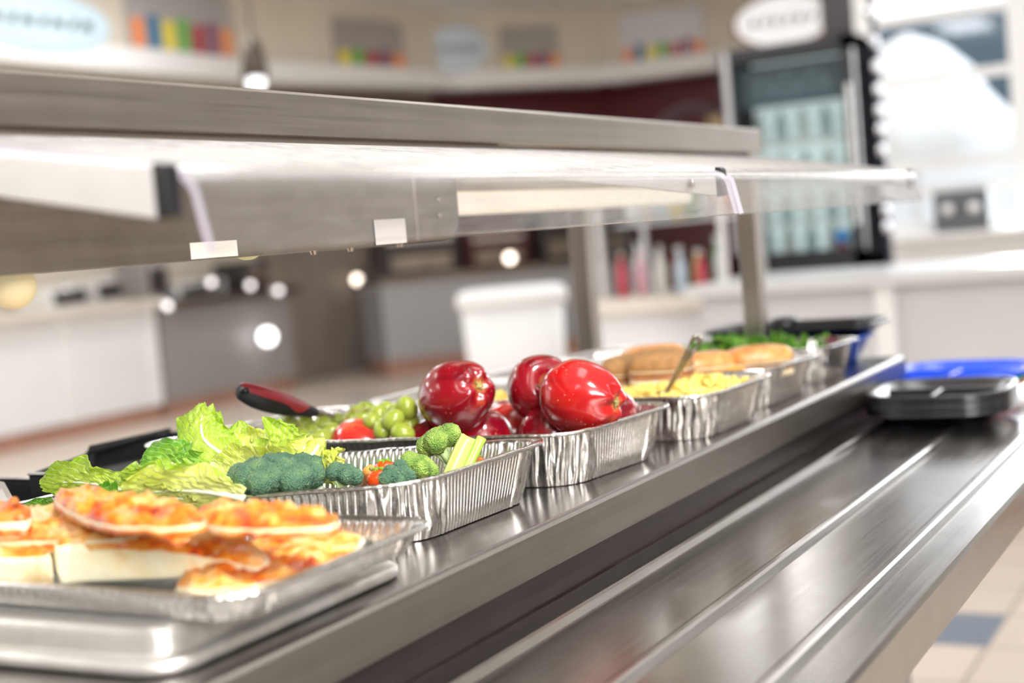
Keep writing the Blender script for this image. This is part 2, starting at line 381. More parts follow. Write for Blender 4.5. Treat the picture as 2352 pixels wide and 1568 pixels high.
# ------------------------------------------------------------------ setting
def build_setting():
    m, nt, br, b = tile_mat('floor_tiles', (.68, .58, .49), (.36, .29, .24), .305, .35)
    MT['floor'] = m
    OFF = (-3.745 % .305, -.76 % .305)
    for n_ in nt.nodes:
        if n_.type == 'MAPPING': n_.inputs['Location'].default_value = (OFF[0], OFF[1], 0)
    # a few blue-grey tiles in the beige field
    v = coords(nt, (1 / .305,) * 3)
    for n_ in nt.nodes:
        if n_.type == 'MAPPING' and n_.inputs['Scale'].default_value[0] > 2: n_.inputs['Location'].default_value = (OFF[0] / .305, OFF[1] / .305, 0)
    fl = N(nt, 'ShaderNodeVectorMath', operation='FLOOR'); nt.links.new(v, fl.inputs[0])
    sx_ = N(nt, 'ShaderNodeSeparateXYZ'); nt.links.new(fl.outputs[0], sx_.inputs[0])
    TX, TY = math.floor((3.9 + OFF[0]) / .305), math.floor((.85 + OFF[1]) / .305)
    cx_ = N(nt, 'ShaderNodeMath', operation='COMPARE'); cx_.inputs[1].default_value = TX; cx_.inputs[2].default_value = .4; nt.links.new(sx_.outputs[0], cx_.inputs[0])
    cy_ = N(nt, 'ShaderNodeMath', operation='COMPARE'); cy_.inputs[1].default_value = TY; cy_.inputs[2].default_value = .4; nt.links.new(sx_.outputs[1], cy_.inputs[0])
    one_ = N(nt, 'ShaderNodeMath', operation='MULTIPLY'); nt.links.new(cx_.outputs[0], one_.inputs[0]); nt.links.new(cy_.outputs[0], one_.inputs[1])
    wn = nt.nodes.new('ShaderNodeTexWhiteNoise'); nt.links.new(fl.outputs[0], wn.inputs[0])
    mk = ramp(nt, wn.outputs[0], [(.0, (0, 0, 0)), (.985, (0, 0, 0)), (.99, (1, 1, 1))])
    mk_ = N(nt, 'ShaderNodeMath', operation='MAXIMUM'); nt.links.new(mk, mk_.inputs[0]); nt.links.new(one_.outputs[0], mk_.inputs[1])
    mx = N(nt, 'ShaderNodeMixRGB'); nt.links.new(mk_.outputs[0], mx.inputs[0]); nt.links.new(br.outputs[0], mx.inputs[1]); mx.inputs[2].default_value = (.15, .19, .25, 1)
    nt.links.new(mx.outputs[0], b.inputs['Base Color'])
    bm = B(); box(bm, -4, 9.02, -5, 10, -.1, 0); loft(bm, [[(9.02, 2.5, z_), (14.5, 4.02, z_), (14.5, 10, z_), (9.02, 10, z_)] for z_ in (-.1, 0)], True, True, True); struct(obj('floor', bm, 'floor'))
    bm = B(); box(bm, -4, 9.02, -5, 10, 3.45, 3.6); loft(bm, [[(9.02, 2.5, z_), (14.5, 4.02, z_), (14.5, 10, z_), (9.02, 10, z_)] for z_ in (3.45, 3.6)], True, True, True); struct(obj('ceiling', bm, 'white'))
    # back and left walls
    MT['tile_red'] = tile_mat('burgundy_tiles', (.125, .012, .018), (.075, .012, .014), .1, .35)[0]
    P = [(4.5, 8.55), (10.6, 8.55), (12.9, 7.9), (14.35, 6.6), (14.35, 4.05)]   # walls in plan
    def run(name, pts, z0, z1, th, mat):
        for k, (a, b_) in enumerate(zip(pts, pts[1:])):
            pass
    def wallseg(name, a, b_, z0, z1, th, mat, structure=True):
        a = Vector((*a, 0)); b_ = Vector((*b_, 0)); d = (b_ - a).normalized(); n = Vector((-d.y, d.x, 0)) * th
        if n.x + n.y < 0: n = -n
        bm = B(); r = [[p + Vector((0, 0, z)) for p in (a, b_, b_ + n, a + n)] for z in (z0, z1)]
        loft(bm, r, True, True, True); o = obj(name, bm, mat)
        return struct(o)
    wallseg('wall_left', P[0], P[1], 0, 3.45, .12, 'cream')
    wallseg('wall_left_corner', P[1], P[2], 0, 3.45, .12, 'brown')
    wallseg('wall_back_corner', P[2], P[3], 0, 3.45, .12, 'tile_red')
    wallseg('wall_back', P[3], P[4], 0, 3.45, .12, 'tile_red')
    # bulkhead above the counters with a white ledge
    Q = [(4.5, 7.75), (9.6, 7.75), (12.2, 7.25), (13.6, 6.2), (13.9, 3.98)]
    for k, (a, b_) in enumerate(zip(Q, Q[1:])):
        wallseg('wall_bulkhead', a, b_, 2.88, 3.45, .3, 'cream')
        aa = Vector((*a, 0)); bb = Vector((*b_, 0)); d = (bb - aa).normalized(); n = Vector((d.y, -d.x, 0)) * .06
        if n.x + n.y > 0: n = -n
        wallseg('trim_%d' % (k + 1), (aa + n).to_2d(), (bb + n).to_2d(), 2.70, 2.88, .36, 'white')
    return P, Q
P, Q = build_setting()

# window wall on the right, looking outdoors
def build_windows():
    X = 8.9
    ys = [2.30, 1.4, .5, -.4, -1.3]
    bm = B(); box(bm, X, X + .12, 2.36, 2.56, 0, 3.45); struct(obj('wall_right_pier', bm, MT['dark']))
    bm = B(); loft(bm, [[(X + .12, 2.50, z_), (14.48, 4.02, z_), (14.48, 4.12, z_), (X + .12, 2.60, z_)] for z_ in (0, 3.45)], True, True, True); struct(obj('wall_right_return', bm, 'cream'))
    bm = B(); box(bm, X, X + .12, -5, 2.36, 0, .96); struct(obj('wall_right', bm, 'white'))
    bm = B(); box(bm, X, X + .12, -5, 2.36, 2.62, 3.45); struct(obj('wall_right_top', bm, 'dark'))
    for k, (a, b_) in enumerate(zip(ys, ys[1:])):
        bm = B(); box(bm, X, X + .1, a - .06, a + .06, .962, 2.618)
        for z in (1.02, 1.24, 1.40, 1.92, 2.30, 2.58): box(bm, X + .01, X + .08, b_ + .06, a - .06, z - .03, z + .03)
        f = struct(obj('window_%d' % (k + 1), bm, 'white'))
        bm = B(); box(bm, X + .04, X + .048, b_ + .06, a - .06, .97, 2.58); obj('window_pane', bm, 'pane', f)
    bm = B(); box(bm, X - .22, X, -4, 2.3, .95, .985); struct(obj('window_sill', bm, 'white'))
    bm = B(); box(bm, X, X + .12, -5, -1.36, .78, 2.62); struct(obj('wall_right_end', bm, 'wall_paint' if 'wall_paint' in MT else 'cream'))
    c = at(2195, 492, 8.3)
    t = thing('slate_box', (c.x, c.y, .986), 'dark grey box with two bright round spots standing low against the window', 'box')
    bm = B(); box(bm, X - .19, X - .03, c.y - .16, c.y + .16, .986, 1.23); obj('box_case', bm, plain('slate_plastic', (.12, .13, .14), .5), t, bevel=.01)
    for dy in (-.075, .075):
        bm = B(); lathe(bm, [(.03, 0), (.03, -.02), (.02, -.03)], (X - .19, c.y + dy, 1.12), 16, 'X'); obj('knob', bm, plain('pale_knob', (.9, .88, .9), .3), t, True)
    # outside: paving, a blue-grey facade with dark openings, and an added white blob for the glare
    bm = B(); box(bm, 9.1, 40, -14, 14, -.15, -.02); o = struct(obj('ground_outside', bm, plain('pale_paving', (.7, .69, .66), .8)))
    t = thing('building', (17, 2, 0), 'pale building with a blue-grey upper storey seen outside through the windows', 'building')
    bm = B(); box(bm, 17, 20, -8, 7, 0, 2.15); obj('ground_storey', bm, plain('white_render', (.88, .88, .87), .7), t)
    bm = B(); box(bm, 16.9, 20, -8, 7, 2.15, 3.25); obj('upper_storey', bm, plain('blue_grey_render', (.07, .11, .14), .7), t)
    for i in range(5):
        bm = B(); box(bm, 16.95, 17.0, -4.5 + i * 1.7, -4.1 + i * 1.7, .6, 1.9); obj('window_glass', bm, plain('facade_glass' + str(i), (.20, .27, .30), .1), t)
    t = thing('glare_blob', (12.4, 2.85, 0), 'lumpy white blob outside the window standing in for bright glare', 'glare_blob')
    bm = B(); prof = [(.02, 2.62), (.28, 2.5), (.5, 2.28), (.62, 2.05), (.78, 1.86), (.82, 1.66), (.66, 1.5), (.6, 1.48), (.3, 1.6)]  # lobed outline made to follow a blown-out bright patch
    lathe(bm, prof, (12.4, 2.85, 0), 32, cap=False)
    for v_ in bm.verts:
        a = math.atan2(v_.co.y - 2.85, v_.co.x - 12.4); k = 1 + .06 * math.cos(8 * a); v_.co.x = 12.4 + (v_.co.x - 12.4) * k; v_.co.y = 2.85 + (v_.co.y - 2.85) * k
    obj('glare_shell', bm, plain('glare_white', (.93, .93, .93), .8), t, True)
    bm = B(); tube(bm, [(12.4, 2.85, 0), (12.4, 2.85, 2.6)], .03); obj('pole', bm, 'white', t)
build_windows()
def hall_walls():
    MT['wall_paint'] = plain('wall_paint', (.36, .33, .30), .7, 0, .03, 1)
    bm = B(); box(bm, -4.1, 9.02, -5.1, -5, 0, 3.45); struct(obj('wall_front', bm, 'wall_paint'))
    bm = B(); box(bm, -4.1, -4, -5, 10, 0, 3.45); struct(obj('wall_near', bm, plain('dark_unseen_wall', (.13, .12, .11), .7, 0, .1, 2)))  # unseen wall kept dark for its reflection in the foil
hall_walls()

# ------------------------------------------------------------------ the serving counter
X0, X1, X1C = .22, 2.90, 2.50
LIPY = .615
def build_counter():
    t = thing('serving_counter', (1.5, 1.0, 0), 'long stainless steel serving counter under the foil pans of food', 'counter')
    bm = B(); prism(bm, [(LIPY, CT - .006), (LIPY + .006, CT), (1.42, CT), (1.42, CT - .035), (LIPY + .012, CT - .035), (LIPY, CT - .035)], X0, X1C)
    obj('countertop', bm, 'steel', t, bevel=.001)
    bm = B(); prism(bm, [(LIPY - .0025, CT - .041), (LIPY - .0025, CT - .004), (LIPY - .0005, CT - .001), (LIPY + .003, CT - .003), (LIPY + .003, CT - .041)], X0, X1C)
    obj('front_lip', bm, 'steel_lip', t)
    bm = B(); box(bm, X0 + .02, X1C - .02, LIPY + .022, 1.40, .12, CT - .036); obj('cabinet_body', bm, MT['grey_dark'], t)
    bm = B(); box(bm, X0 + .01, X1C - .01, LIPY + .012, LIPY + .021, CT - .30, CT - .036); obj('front_panel', bm, 'steel_shade', t)
    for x in (X0 + .1, X1C - .15):
        for y in (.75, 1.32):
            bm = B(); lathe(bm, [(.02, 0), (.02, .115)], (x, y, 0.003), 16); obj('leg', bm, 'steel_post', t)
build_counter()
DZ = CT - .078
def build_slide():
    t = thing('tray_slide', (1.5, .45, DZ), 'stainless steel tray slide with raised ridges along the counter front', 'tray slide')
    bm = B()
    th = .003; ys = [(.295, 0), (LIPY + .008, 0)]
    # deck with three raised ridges and a turned-down outer edge
    prof = [(.2985, -.048), (.2975, -.004), (.301, 0)]
    def ridge(y, w_=.011, h=.006):
        return [(y - w_, 0), (y - w_ * .55, h * .8), (y - w_ * .2, h), (y + w_ * .2, h), (y + w_ * .55, h * .8), (y + w_, 0)]
    for y in (.352, .462, .586): prof += ridge(y)
    prof += [(LIPY + .008, 0), (LIPY + .008, -.004)]
    low = [(y, z - .003) for y, z in prof[2:-1]][::-1]
    prof = prof + low[:-1] + [(.3015, -.005), (.3015, -.048)]
    prism(bm, [(y, DZ + z) for y, z in prof], X0, X1)
    obj('deck', bm, 'steel_deck', t)
    for x in (.5, 1.3, 2.1, 2.5):
        bm = B(); prism(bm, [(LIPY + .01, DZ - .006), (.32, DZ - .006), (.32, DZ - .03), (LIPY + .01, DZ - .2)], x, x + .005); obj('bracket', bm, 'steel_post', t)
build_slide()

# ------------------------------------------------------------------ sneeze guard
def build_guard():
    g = thing('sneeze_guard', (1.4, .82, CT), 'stainless steel overshelf with clear acrylic sneeze guard above the food', 'sneeze guard')
    z = lambda h: CT + h
    BY = .80; XE = 2.365; XS = .30
    # shelf: tray-shaped, front and rear faces turned down
    bm = B(); prism(bm, [(BY, z(.374)), (BY, z(.411)), (BY + .003, z(.414)), (1.157, z(.414)), (1.16, z(.411)), (1.16, z(.374)), (1.145, z(.374)), (1.145, z(.377)), (1.157, z(.377)), (1.157, z(.4105)), (BY + .003, z(.4105)), (BY + .003, z(.377)), (BY + .02, z(.377)), (BY + .02, z(.374))], XS, XE)
    obj('shelf', bm, 'steel_shelf', g)
    bm = B(); box(bm, XE - .001, XE + .0015, BY, 1.16, z(.374), z(.413)); obj('shelf_end', bm, 'steel_post', g)
    bm = B(); box(bm, XS, 1.46, BY + .012, BY + .03, z(.350), z(.374)); obj('clamp_channel', bm, MT['brown'], g)
    # posts at the far end
    for y in (.805, 1.125):
        bm = B(); box(bm, 2.315, 2.348, y, y + .033, z(.008), z(.376)); p = obj('post', bm, 'steel_post', g, bevel=.002)
        bm = B(); box(bm, 2.30, 2.363, y - .015, y + .048, z(.0005), z(.008)); obj('foot_plate', bm, 'steel_post', p)
    bm = B(); box(bm, XS, XS + .033, 1.125, 1.158, z(.0005), z(.376)); obj('post', bm, 'steel_post', g)
    # acrylic panels: sloping top bent down into a front lip
    def prof(th):
        pts = [(BY + .012, .3660), (.585, .3225)]
        c = [(.585, .3225), (.556, .3165), (.546, .3135), (.5432, .302)]
        for k in range(1, 9):
            t = k / 8; q = [Vector((a, b)) for a, b in c]
            p = q[0] * (1 - t) ** 3 + q[1] * 3 * t * (1 - t) ** 2 + q[2] * 3 * t * t * (1 - t) + q[3] * t ** 3
            pts.append((p.x, p.y))
        pts.append((.536, .268))
        out = []; inn = []
        for i, (y, h) in enumerate(pts):
            a = Vector(pts[max(i - 1, 0)]); b = Vector(pts[min(i + 1, len(pts) - 1)]); d = (b - a).normalized()
            out.append((y + d.y * th * .5 * 1, z(h - d.x * th * .5))); inn.append((y - d.y * th * .5, z(h + d.x * th * .5)))
        return out + inn[::-1]
    MT['edge'] = plain('acrylic_cut_edge', (.60, .56, .64), .2, 0, .02, 30, .5, .3)
    for xa, xb in ((.622, 1.484), (1.500, 2.362)):
        bm = B(); prism(bm, prof(.005), xa, xb, 0, 1); obj('acrylic_panel', bm, ['glass', 'edge'], g)
    # arms under the seams, with black end caps
    for x in (.611, 1.492, 2.366):
        wd = .011
        bm = B(); prism(bm, [(.556, z(.3195)), (.556, z(.289)), (.80, z(.336)), (BY + .03, z(.364)), (BY + .012, z(.362))], x - wd / 2 - .001, x + wd / 2 - .001)
        a = obj('arm', bm, 'arm', g, bevel=.0015)
        bm = B(); prism(bm, [(.549, z(.318)), (.551, z(.3205)), (.558, z(.3215)), (.558, z(.2885)), (.549, z(.290))], x - wd / 2 - .0015, x + wd / 2 + .001)
        obj('end_cap', bm, 'black_plastic', a, bevel=.0015)
        if x < 1: continue
        bm = B(); lathe(bm, [(.0045, 0), (.004, .003), (.001, .004)], (x + (-wd / 2 - .005), .585, z(.307)), 14, 'X'); obj('screw', bm, 'steel_post', a, True)
    # lamp housing with rounded right end
    hb = [(.862, .268), (.862, .352), (.870, .362), (.965, .362), (.965, .268)]
    bm = B()
    rings = []
    for x, dz in ((XS, 0), (1.405, 0), (1.425, .004), (1.437, .014), (1.441, .03)):
        rings.append([(x, y, z(max(h, .268 + dz))) for y, h in hb])
    loft(bm, rings, True, True, True); hs = obj('lamp_housing', bm, 'steel_old', g)
    bm = B(); box(bm, 1.345, 1.352, .8615, .8622, z(.27), z(.355)); obj('seam', bm, 'steel_post', hs)
    for x, y_, h in ((1.395, .861, .315), (1.395, .861, .297)):
        bm = B(); lathe(bm, [(.0035, 0), (.003, -.0025), (.001, -.003)], (x, y_, z(h)), 12, 'Y'); obj('screw', bm, 'steel_post', hs, True)
    bm = B(); box(bm, 1.262, 1.322, .8600, .8612, z(.2685), z(.2955)); obj('paper_label', bm, 'label', hs, bevel=.001)
    bm = B(); prism(bm, [(.8614, z(.2688)), (.8614, z(.2835)), (.8619, z(.2835)), (.8619, z(.2688))], .972, 1.036)
    tp = obj('masking_tape', bm, 'tape', hs)
    for x in (.803, 1.097):
        bm = B(); lathe(bm, [(.012, .2695), (.012, .2675)], (x, .90, CT), 20); sk = obj('lamp_socket', bm, 'tape', hs)
        r = .0185; c = (x, .90, z(.259 if x < 1 else .2825))
        bm = B(); lathe(bm, [(r * math.sin(a), -r * math.cos(a)) for a in [PI * k / 16 for k in range(1, 16)]], c, 28)
        obj('bulb', bm, 'bulb', sk, True)
    for x in (1.17, 1.235, 1.33):
        bm = B(); lathe(bm, [(.004, .268), (.003, .264)], (x, .875, CT), 10); obj('screw', bm, 'steel_post', hs)
    # pale strip light under the right half of the shelf
    bm = B(); prism(bm, [(.905, z(.303)), (.909, z(.299)), (.951, z(.299)), (.955, z(.303)), (.955, z(.326)), (.905, z(.326))], 1.47, 2.29)
    obj('strip_light', bm, emit('strip_diffuser', (.95, .88, .74), .55), g)
    bm = B(); box(bm, 1.46, 2.30, .90, .96, z(.3265), z(.37)); obj('strip_holder', bm, 'cream', g)
build_guard()

# ------------------------------------------------------------------ foil pans
def foil_pan(name, rim, h_base, label, inset=.018, r=.045, seed=1, group='foil pans on the counter', amp=.0014, crush=.0060, pitch=.0105):
    """rim: four corner points (world) FL, FR, BR, BL of the rim; h_base: z of the base above the counter (number or four)"""
    hb = h_base if isinstance(h_base, (list, tuple)) else [h_base] * 4
    rim = [Vector((x, y, CT + z)) for x, y, z in rim]
    cen = sum(rim, Vector()) / 4
    t = thing(name, Vector((cen.x, cen.y, CT + min(hb))), label, 'foil pan', group)
    nseg = [max(8, int((rim[(i + 1) % 4] - rim[i]).length / pitch) * 4) for i in range(4)]
    rnd = random.Random(seed)
    def inner(k):      # corners moved in by k
        out = []
        for i in range(4):
            a, b, d = rim[i - 1], rim[i], rim[(i + 1) % 4]
            out.append(b + (a - b).normalized() * k + (d - b).normalized() * k)
        return out
    def ring(cor, rr, f=0., dz=0., w=0., out=0.):
        p, n, kd = rquad(cor, rr, nseg, 56)
        res = []
        for i, (a, b, k) in enumerate(zip(p, n, kd)):
            if k == 0: o = f * amp * math.cos(PI * i / 2)
            else: o = f * crush * (.6 - 1.7 * abs(noise.noise(Vector((i * .17, seed * 7.1, a.z * 14)))) + .5 * noise.noise(Vector((i * .5, seed, 2 + a.z * 40))) + .25 * abs(noise.noise(Vector((i * 1.1, seed, a.z * 60)))))
            o2 = w * .0012 * noise.noise(Vector((i * .06, seed * 3, 5)))
            res.append(a + b * (o + out) + Vector((0, 0, dz + o2 * .8)))
        return res
    # rolled bead + flange + wall + base
    rt = inner(0); rings = []
    for a in range(7):
        an = -PI * .75 + a * PI * 1.5 / 6
        rings.append(ring(rt, r, .15, -.002 + .0022 * math.sin(an), 1, .0022 * math.cos(an)))
    fl = inner(.008)
    rings.append(ring(fl, r - .004, .3, -.0012, 1))
    rings.append(ring(inner(.0095), r - .005, .5, -.0035, .6))
    for k in range(1, 8):
        t_ = k / 8; cc = inner(.0095 + (inset - .0095) * t_)
        for i in range(4): cc[i].z = rim[i].z - .004 + (CT + hb[i] + .003 - rim[i].z + .004) * t_
        rings.append(ring(cc, r - .006 + .0 * t_, 1. if k < 7 else .7))
    cc = inner(inset + .001)
    for i in range(4): cc[i].z = CT + hb[i] + .001
    rings.append(ring(cc, r - .008, .3))
    cc = inner(inset + .006)
    for i in range(4): cc[i].z = CT + hb[i] + .0005
    rings.append(ring(cc, r - .010, 0))
    bm = B(); rr = loft(bm, rings[:-1], True)
    body = obj('pan_wall', bm, 'foil', t, True)
    bm = B(); loft(bm, [rings[-2], rings[-1]], True, False, True); obj('pan_base', bm, 'foil', t, True)
    return t

foil_pan('foil_pan', [(.676, .590, .053), (.915, .586, .053), (.930, 1.05, .053), (.688, 1.05, .053)], .0312, 'shallow foil pan of pizza slices on the upturned baking sheet', .014, .04, 11)
foil_pan('foil_pan', [(1.020, .676, .060), (1.268, .664, .0605), (1.232, 1.12, .040), (.905, 1.12, .048)], 0, 'foil pan of lettuce, broccoli and celery behind the pizza', .02, .055, 3)
foil_pan('foil_pan', [(1.285, .655, .060), (1.515, .632, .060), (1.56, 1.18, .058), (1.225, 1.21, .060)], 0, 'foil pan holding the red apples and green grapes', .02, .05, 5)
foil_pan('foil_pan', [(1.572, .622, .058), (1.812, .612, .058), (1.85, 1.15, .056), (1.60, 1.15, .056)], 0, 'foil pan of macaroni cheese with a spoon in it', .02, .055, 8)
foil_pan('foil_pan', [(1.835, .636, .058), (2.070, .628, .056), (2.10, 1.12, .056), (1.868, 1.13, .056)], 0, 'foil pan of sandwich buns behind the macaroni', .02, .055, 9)
foil_pan('foil_pan', [(2.105, .64, .058), (2.30, .63, .056), (2.285, 1.10, .056), (2.11, 1.11, .056)], 0, 'foil pan of green salad, furthest along the counter', .02, .045, 10)

# upturned baking sheet under the pizza
def sheet_pan():
    c = [Vector((.660, .640, CT)), Vector((.948, .640, CT)), Vector((.97, 1.08, CT)), Vector((.648, 1.08, CT))]
    t = thing('baking_sheet', (.8, .86, CT), 'upturned grey aluminium baking sheet under the pizza pan', 'baking sheet')
    def ins(k, z): 
        out = []
        for i in range(4):
            a, b, d = c[i - 1], c[i], c[(i + 1) % 4]; out.append(b + (a - b).normalized() * k + (d - b).normalized() * k + Vector((0, 0, z)))
        return out
    ns = [20] * 4; rings = []
    for k, z, r in ((.009, .0005, .03), (.002, .001, .035), (.0, .004, .036), (.0, .008, .036), (.003, .0105, .034), (.009, .011, .031), (.014, .0095, .028), (.0175, .0105, .025)):
        rings.append(rquad(ins(k, z), r, ns)[0])
    bm = B(); loft(bm, rings); obj('rolled_rim', bm, 'alu', t, True)
    rings = []
    for k, z, r in ((.0175, .0105, .025), (.0195, .022, .024), (.021, .027, .022), (.025, .0298, .02), (.032, .0305, .018)):
        rings.append(rquad(ins(k, z), r, ns)[0])
    bm = B(); loft(bm, rings, True, False, True); obj('pan_body', bm, 'alu', t, True)
sheet_pan()

# ------------------------------------------------------------------ pizza
def pizza(outl, z0, th, label, tilt=(0, 0), mat='cheese', crustside=1., seed=0, rise=.004, inset=.93, thg=(0, 0)):
    pts = [Vector((x, y, 0)) for x, y in outl]; cen = sum(pts, Vector()) / len(pts)
    ring = catmull(pts + [pts[0]], 96)[:-1]
    t = thing('pizza_slice', Vector((cen.x, cen.y, CT + z0)), label, 'pizza slice', 'pizza slices heaped in the nearest pan')
    def zb(p): return CT + z0 + (p.x - cen.x) * tilt[0] + (p.y - cen.y) * tilt[1]
    def mk(s, h, nz=0.):
        r = []
        for i, p in enumerate(ring):
            q = cen + (p - cen) * s
            n_ = noise.noise(q * 45 + Vector((seed * 9, 0, h * 40)))
            q2 = q + (q - cen).normalized() * n_ * .0022 if (q - cen).length > 0 else q
            h2 = h if h < .002 else h * max(.35, min(1.2, (th + (q.x - cen.x) * thg[0] + (q.y - cen.y) * thg[1]) / th))
            r.append(Vector((q2.x, q2.y, zb(q) + h2 + 2. * nz * (noise.noise(q * 55 + Vector((0, seed * 5, 0))) + .6 * noise.noise(q * 130)))))
        return r
    bm = B()
    loft(bm, [mk(.05, .001), mk(.94, .0005), mk(.985, .003), mk(1.0, th * .4), mk(.995, th * .75), mk(.975, th * .95, .001), mk(.9, th * .95, .001), mk(.05, th * .9)], True, True, True)
    obj('crust', bm, 'crust', t, True)
    bm = B(); rs = ([mk(1.003, th * .22, .001), mk(1.012, th * .55, .0015)] if inset >= .97 else []) + [mk(inset * 1.004 + (.006 if inset > .96 else 0), th * (.62 if inset > .96 else .9), .001), mk(inset * 1.004, th * .92, .0015), mk(inset * .99, th + rise * .4, .0025)]
    for k in (.9, .8, .7, .6, .5, .4, .3, .2, .1, .03): rs.append(mk(inset * k, th + rise, .004))
    loft(bm, rs, True, False, True); obj('cheese_topping', bm, mat, t, True)
def px(z, *p): return [onz(a, b, z).to_2d() for a, b in p]
pizza(px(.043, (400, 1342), (470, 1350), (620, 1332), (770, 1288), (832, 1240), (812, 1222), (640, 1225), (500, 1270), (420, 1310)), .0325, .009, 'pizza slice with orange cheese lying low at the right end of the pile', seed=1, inset=.965)
pizza(px(.062, (126, 1268), (200, 1262), (380, 1252), (520, 1250), (602, 1250), (600, 1222), (440, 1205), (200, 1208), (100, 1225)), .0365, .026, 'thick slice with its broad cream crust facing front', seed=2, inset=.955, rise=.003, thg=(0, .15))
pizza(px(.060, (118, 1275), (60, 1278), (-60, 1285), (-200, 1290), (-200, 1225), (-20, 1210), (100, 1222)), .0365, .024, 'pizza slice cut off by the left edge of the photo, cream crust below', seed=3, inset=.955)
pizza(px(.072, (-60, 1235), (120, 1232), (270, 1226), (330, 1205), (300, 1170), (60, 1172), (-60, 1180)), .0585, .013, 'flat slice of smooth pale orange cheese at the left of the pile', seed=4, mat='cheese_pale', inset=.985)
pizza(px(.091, (134, 1122), (124, 1142), (150, 1164), (205, 1190), (285, 1204), (390, 1206), (470, 1196), (452, 1168), (330, 1146), (200, 1128)), .0825, .0075, 'pizza slice on top of the pile, its left tip tilted up', seed=5, mat='cheese', inset=.975)
pizza(px(.083, (450, 1170), (436, 1190), (500, 1206), (620, 1210), (720, 1206), (778, 1196), (745, 1176), (640, 1158), (520, 1152)), .0745, .0075, 'topmost pizza slice lying at the right with a dark red spot', seed=6, mat='cheese', inset=.975)
pizza(px(.085, (-60, 1200), (20, 1196), (70, 1188), (62, 1165), (20, 1155), (-60, 1160)), .070, .014, 'browned pizza slice edge at the far left back of the pile', seed=7, mat='cheese_burnt', inset=.97)

# ------------------------------------------------------------------ apples
def apple_mesh(r=.04, sq=1.0, seed=0, lob=1.):
    bm = B(); rings = []; nu, nv = 60, 40
    for j in range(1, nv):
        th_ = PI * j / nv; z = math.cos(th_)      # +z stem end, -z calyx end
        ring = []
        for i in range(nu):
            a = 2 * PI * i / nu
            rad = math.sin(th_) * (1 + .13 * z) * (1 + lob * (.060 * math.cos(5 * a + seed) * max(0, -z) ** 1.3 + .014 * math.cos(5 * a + seed) * max(0, z)))
            zz = z * 1.06 * sq
            d = math.sin(th_)
            zz -= .30 * math.exp(-(d / .33) ** 2) if z > 0 else 0
            zz += .24 * math.exp(-(d / .34) ** 2) if z < 0 else 0
            if z < 0: zz -= lob * .06 * math.cos(5 * a + seed) * math.exp(-((d - .45) / .22) ** 2)
            q = Vector((rad * math.cos(a), rad * math.sin(a), zz))
            q *= 1 + .025 * noise.noise(q * 1.3 + Vector((seed * 3.3, 0, 0)))
            ring.append(q * r)
        rings.append(ring)
    loft(bm, rings, True, True, True); return bm
def apple(c, axis, r, mat, label, seed=0, sq=1.0, stem=True):
    """axis: direction of the calyx end"""
    z = -Vector(axis).normalized(); x = z.orthogonal().normalized(); y = z.cross(x)
    t = thing('apple', c, label, 'apple', 'red apples in the foil pan')
    t.rotation_mode = 'QUATERNION'; t.rotation_quaternion = Matrix((x, y, z)).transposed().to_quaternion()
    obj('apple_flesh', apple_mesh(r, sq, seed), mat, t, True, local=True)
    rnd = random.Random(seed + 5)
    bm = B(); k = 1.06 * sq * r
    tube(bm, [(0, 0, k - .33 * r), (.001, 0, k - .1 * r), (.004, .001, k + .12 * r), (.007, .002, k + .3 * r)], [.0013, .0011, .0012, .002], 8)
    obj('stem', bm, 'stem', t, True, local=True)
    bm = B()
    for i in range(5):
        a = 2 * PI * i / 5 + seed
        for da, ln in ((0, .0065), (.5, .004)):
            p = Vector((math.cos(a + da), math.sin(a + da), 0)); z0 = -k + .25 * r
            tube(bm, [Vector((0, 0, z0)), p * ln * .5 + Vector((0, 0, z0 - .003)), p * ln + Vector((0, 0, z0 - .0035 + rnd.random() * .002))], [.0016, .0012, .0004], 6)
    obj('calyx', bm, 'calyx', t, True, local=True)
    return t
def cdir(r, u, b): return (VR * r + VU * u + VB * b).normalized()
apple(at(1052, 908, 1.59), cdir(.60, .30, .74), .0402, 'apple_dark', 'deep red apple on top of the heap, blossom end towards the viewer, beside the grapes', 1, 1.14)
apple(at(1240, 895, 1.615), cdir(-.25, -.3, -.9), .0385, 'apple_dark', 'red apple on top with its stem showing, tucked behind the bright one', 2)
apple(at(1338, 912, 1.535), cdir(.84, -.12, .52), .0402, 'apple_bright', 'bright scarlet apple on top at the right, knobbly end facing right', 3, 1.15)
apple(at(1105, 1024, 1.63), cdir(.3, -.9, .3), .0405, 'apple_dark', 'dark red apple in the lower layer under the deep red top one', 4)
apple(at(1172, 1006, 1.70), cdir(-.5, -.8, .3), .040, 'apple_orange', 'orange-red apple peeping out low between the two upper ones', 5)
apple(at(1272, 1014, 1.585), cdir(-.2, -.95, .2), .0395, 'apple_dark', 'dark red apple in the lower layer under the scarlet one', 6)
apple(at(992, 1040, 1.63), cdir(.6, -.7, .2), .038, 'apple_dark', 'very dark apple half hidden behind the rim beside the broccoli floret', 7)
apple(at(833, 1036, 1.67), cdir(.95, -.25, .2), .0365, 'apple_orange', 'orange-red apple behind the rim, lying alone in front of the grapes', 8, 1.12)
apple(at(1396, 968, 1.665), cdir(.4, -.9, .1), .0375, 'apple_dark', 'red apple at the right end, mostly hidden behind the scarlet one', 9)
apple(at(1240, 992, 1.78), cdir(.1, -.9, .3), .037, 'apple_orange', 'orange-red apple in the back row of the heap, mostly hidden', 10)
apple(at(1160, 985, 1.82), cdir(.4, -.9, .3), .037, 'apple_dark', 'red apple in the back row behind the deep red one, only its top showing', 11)

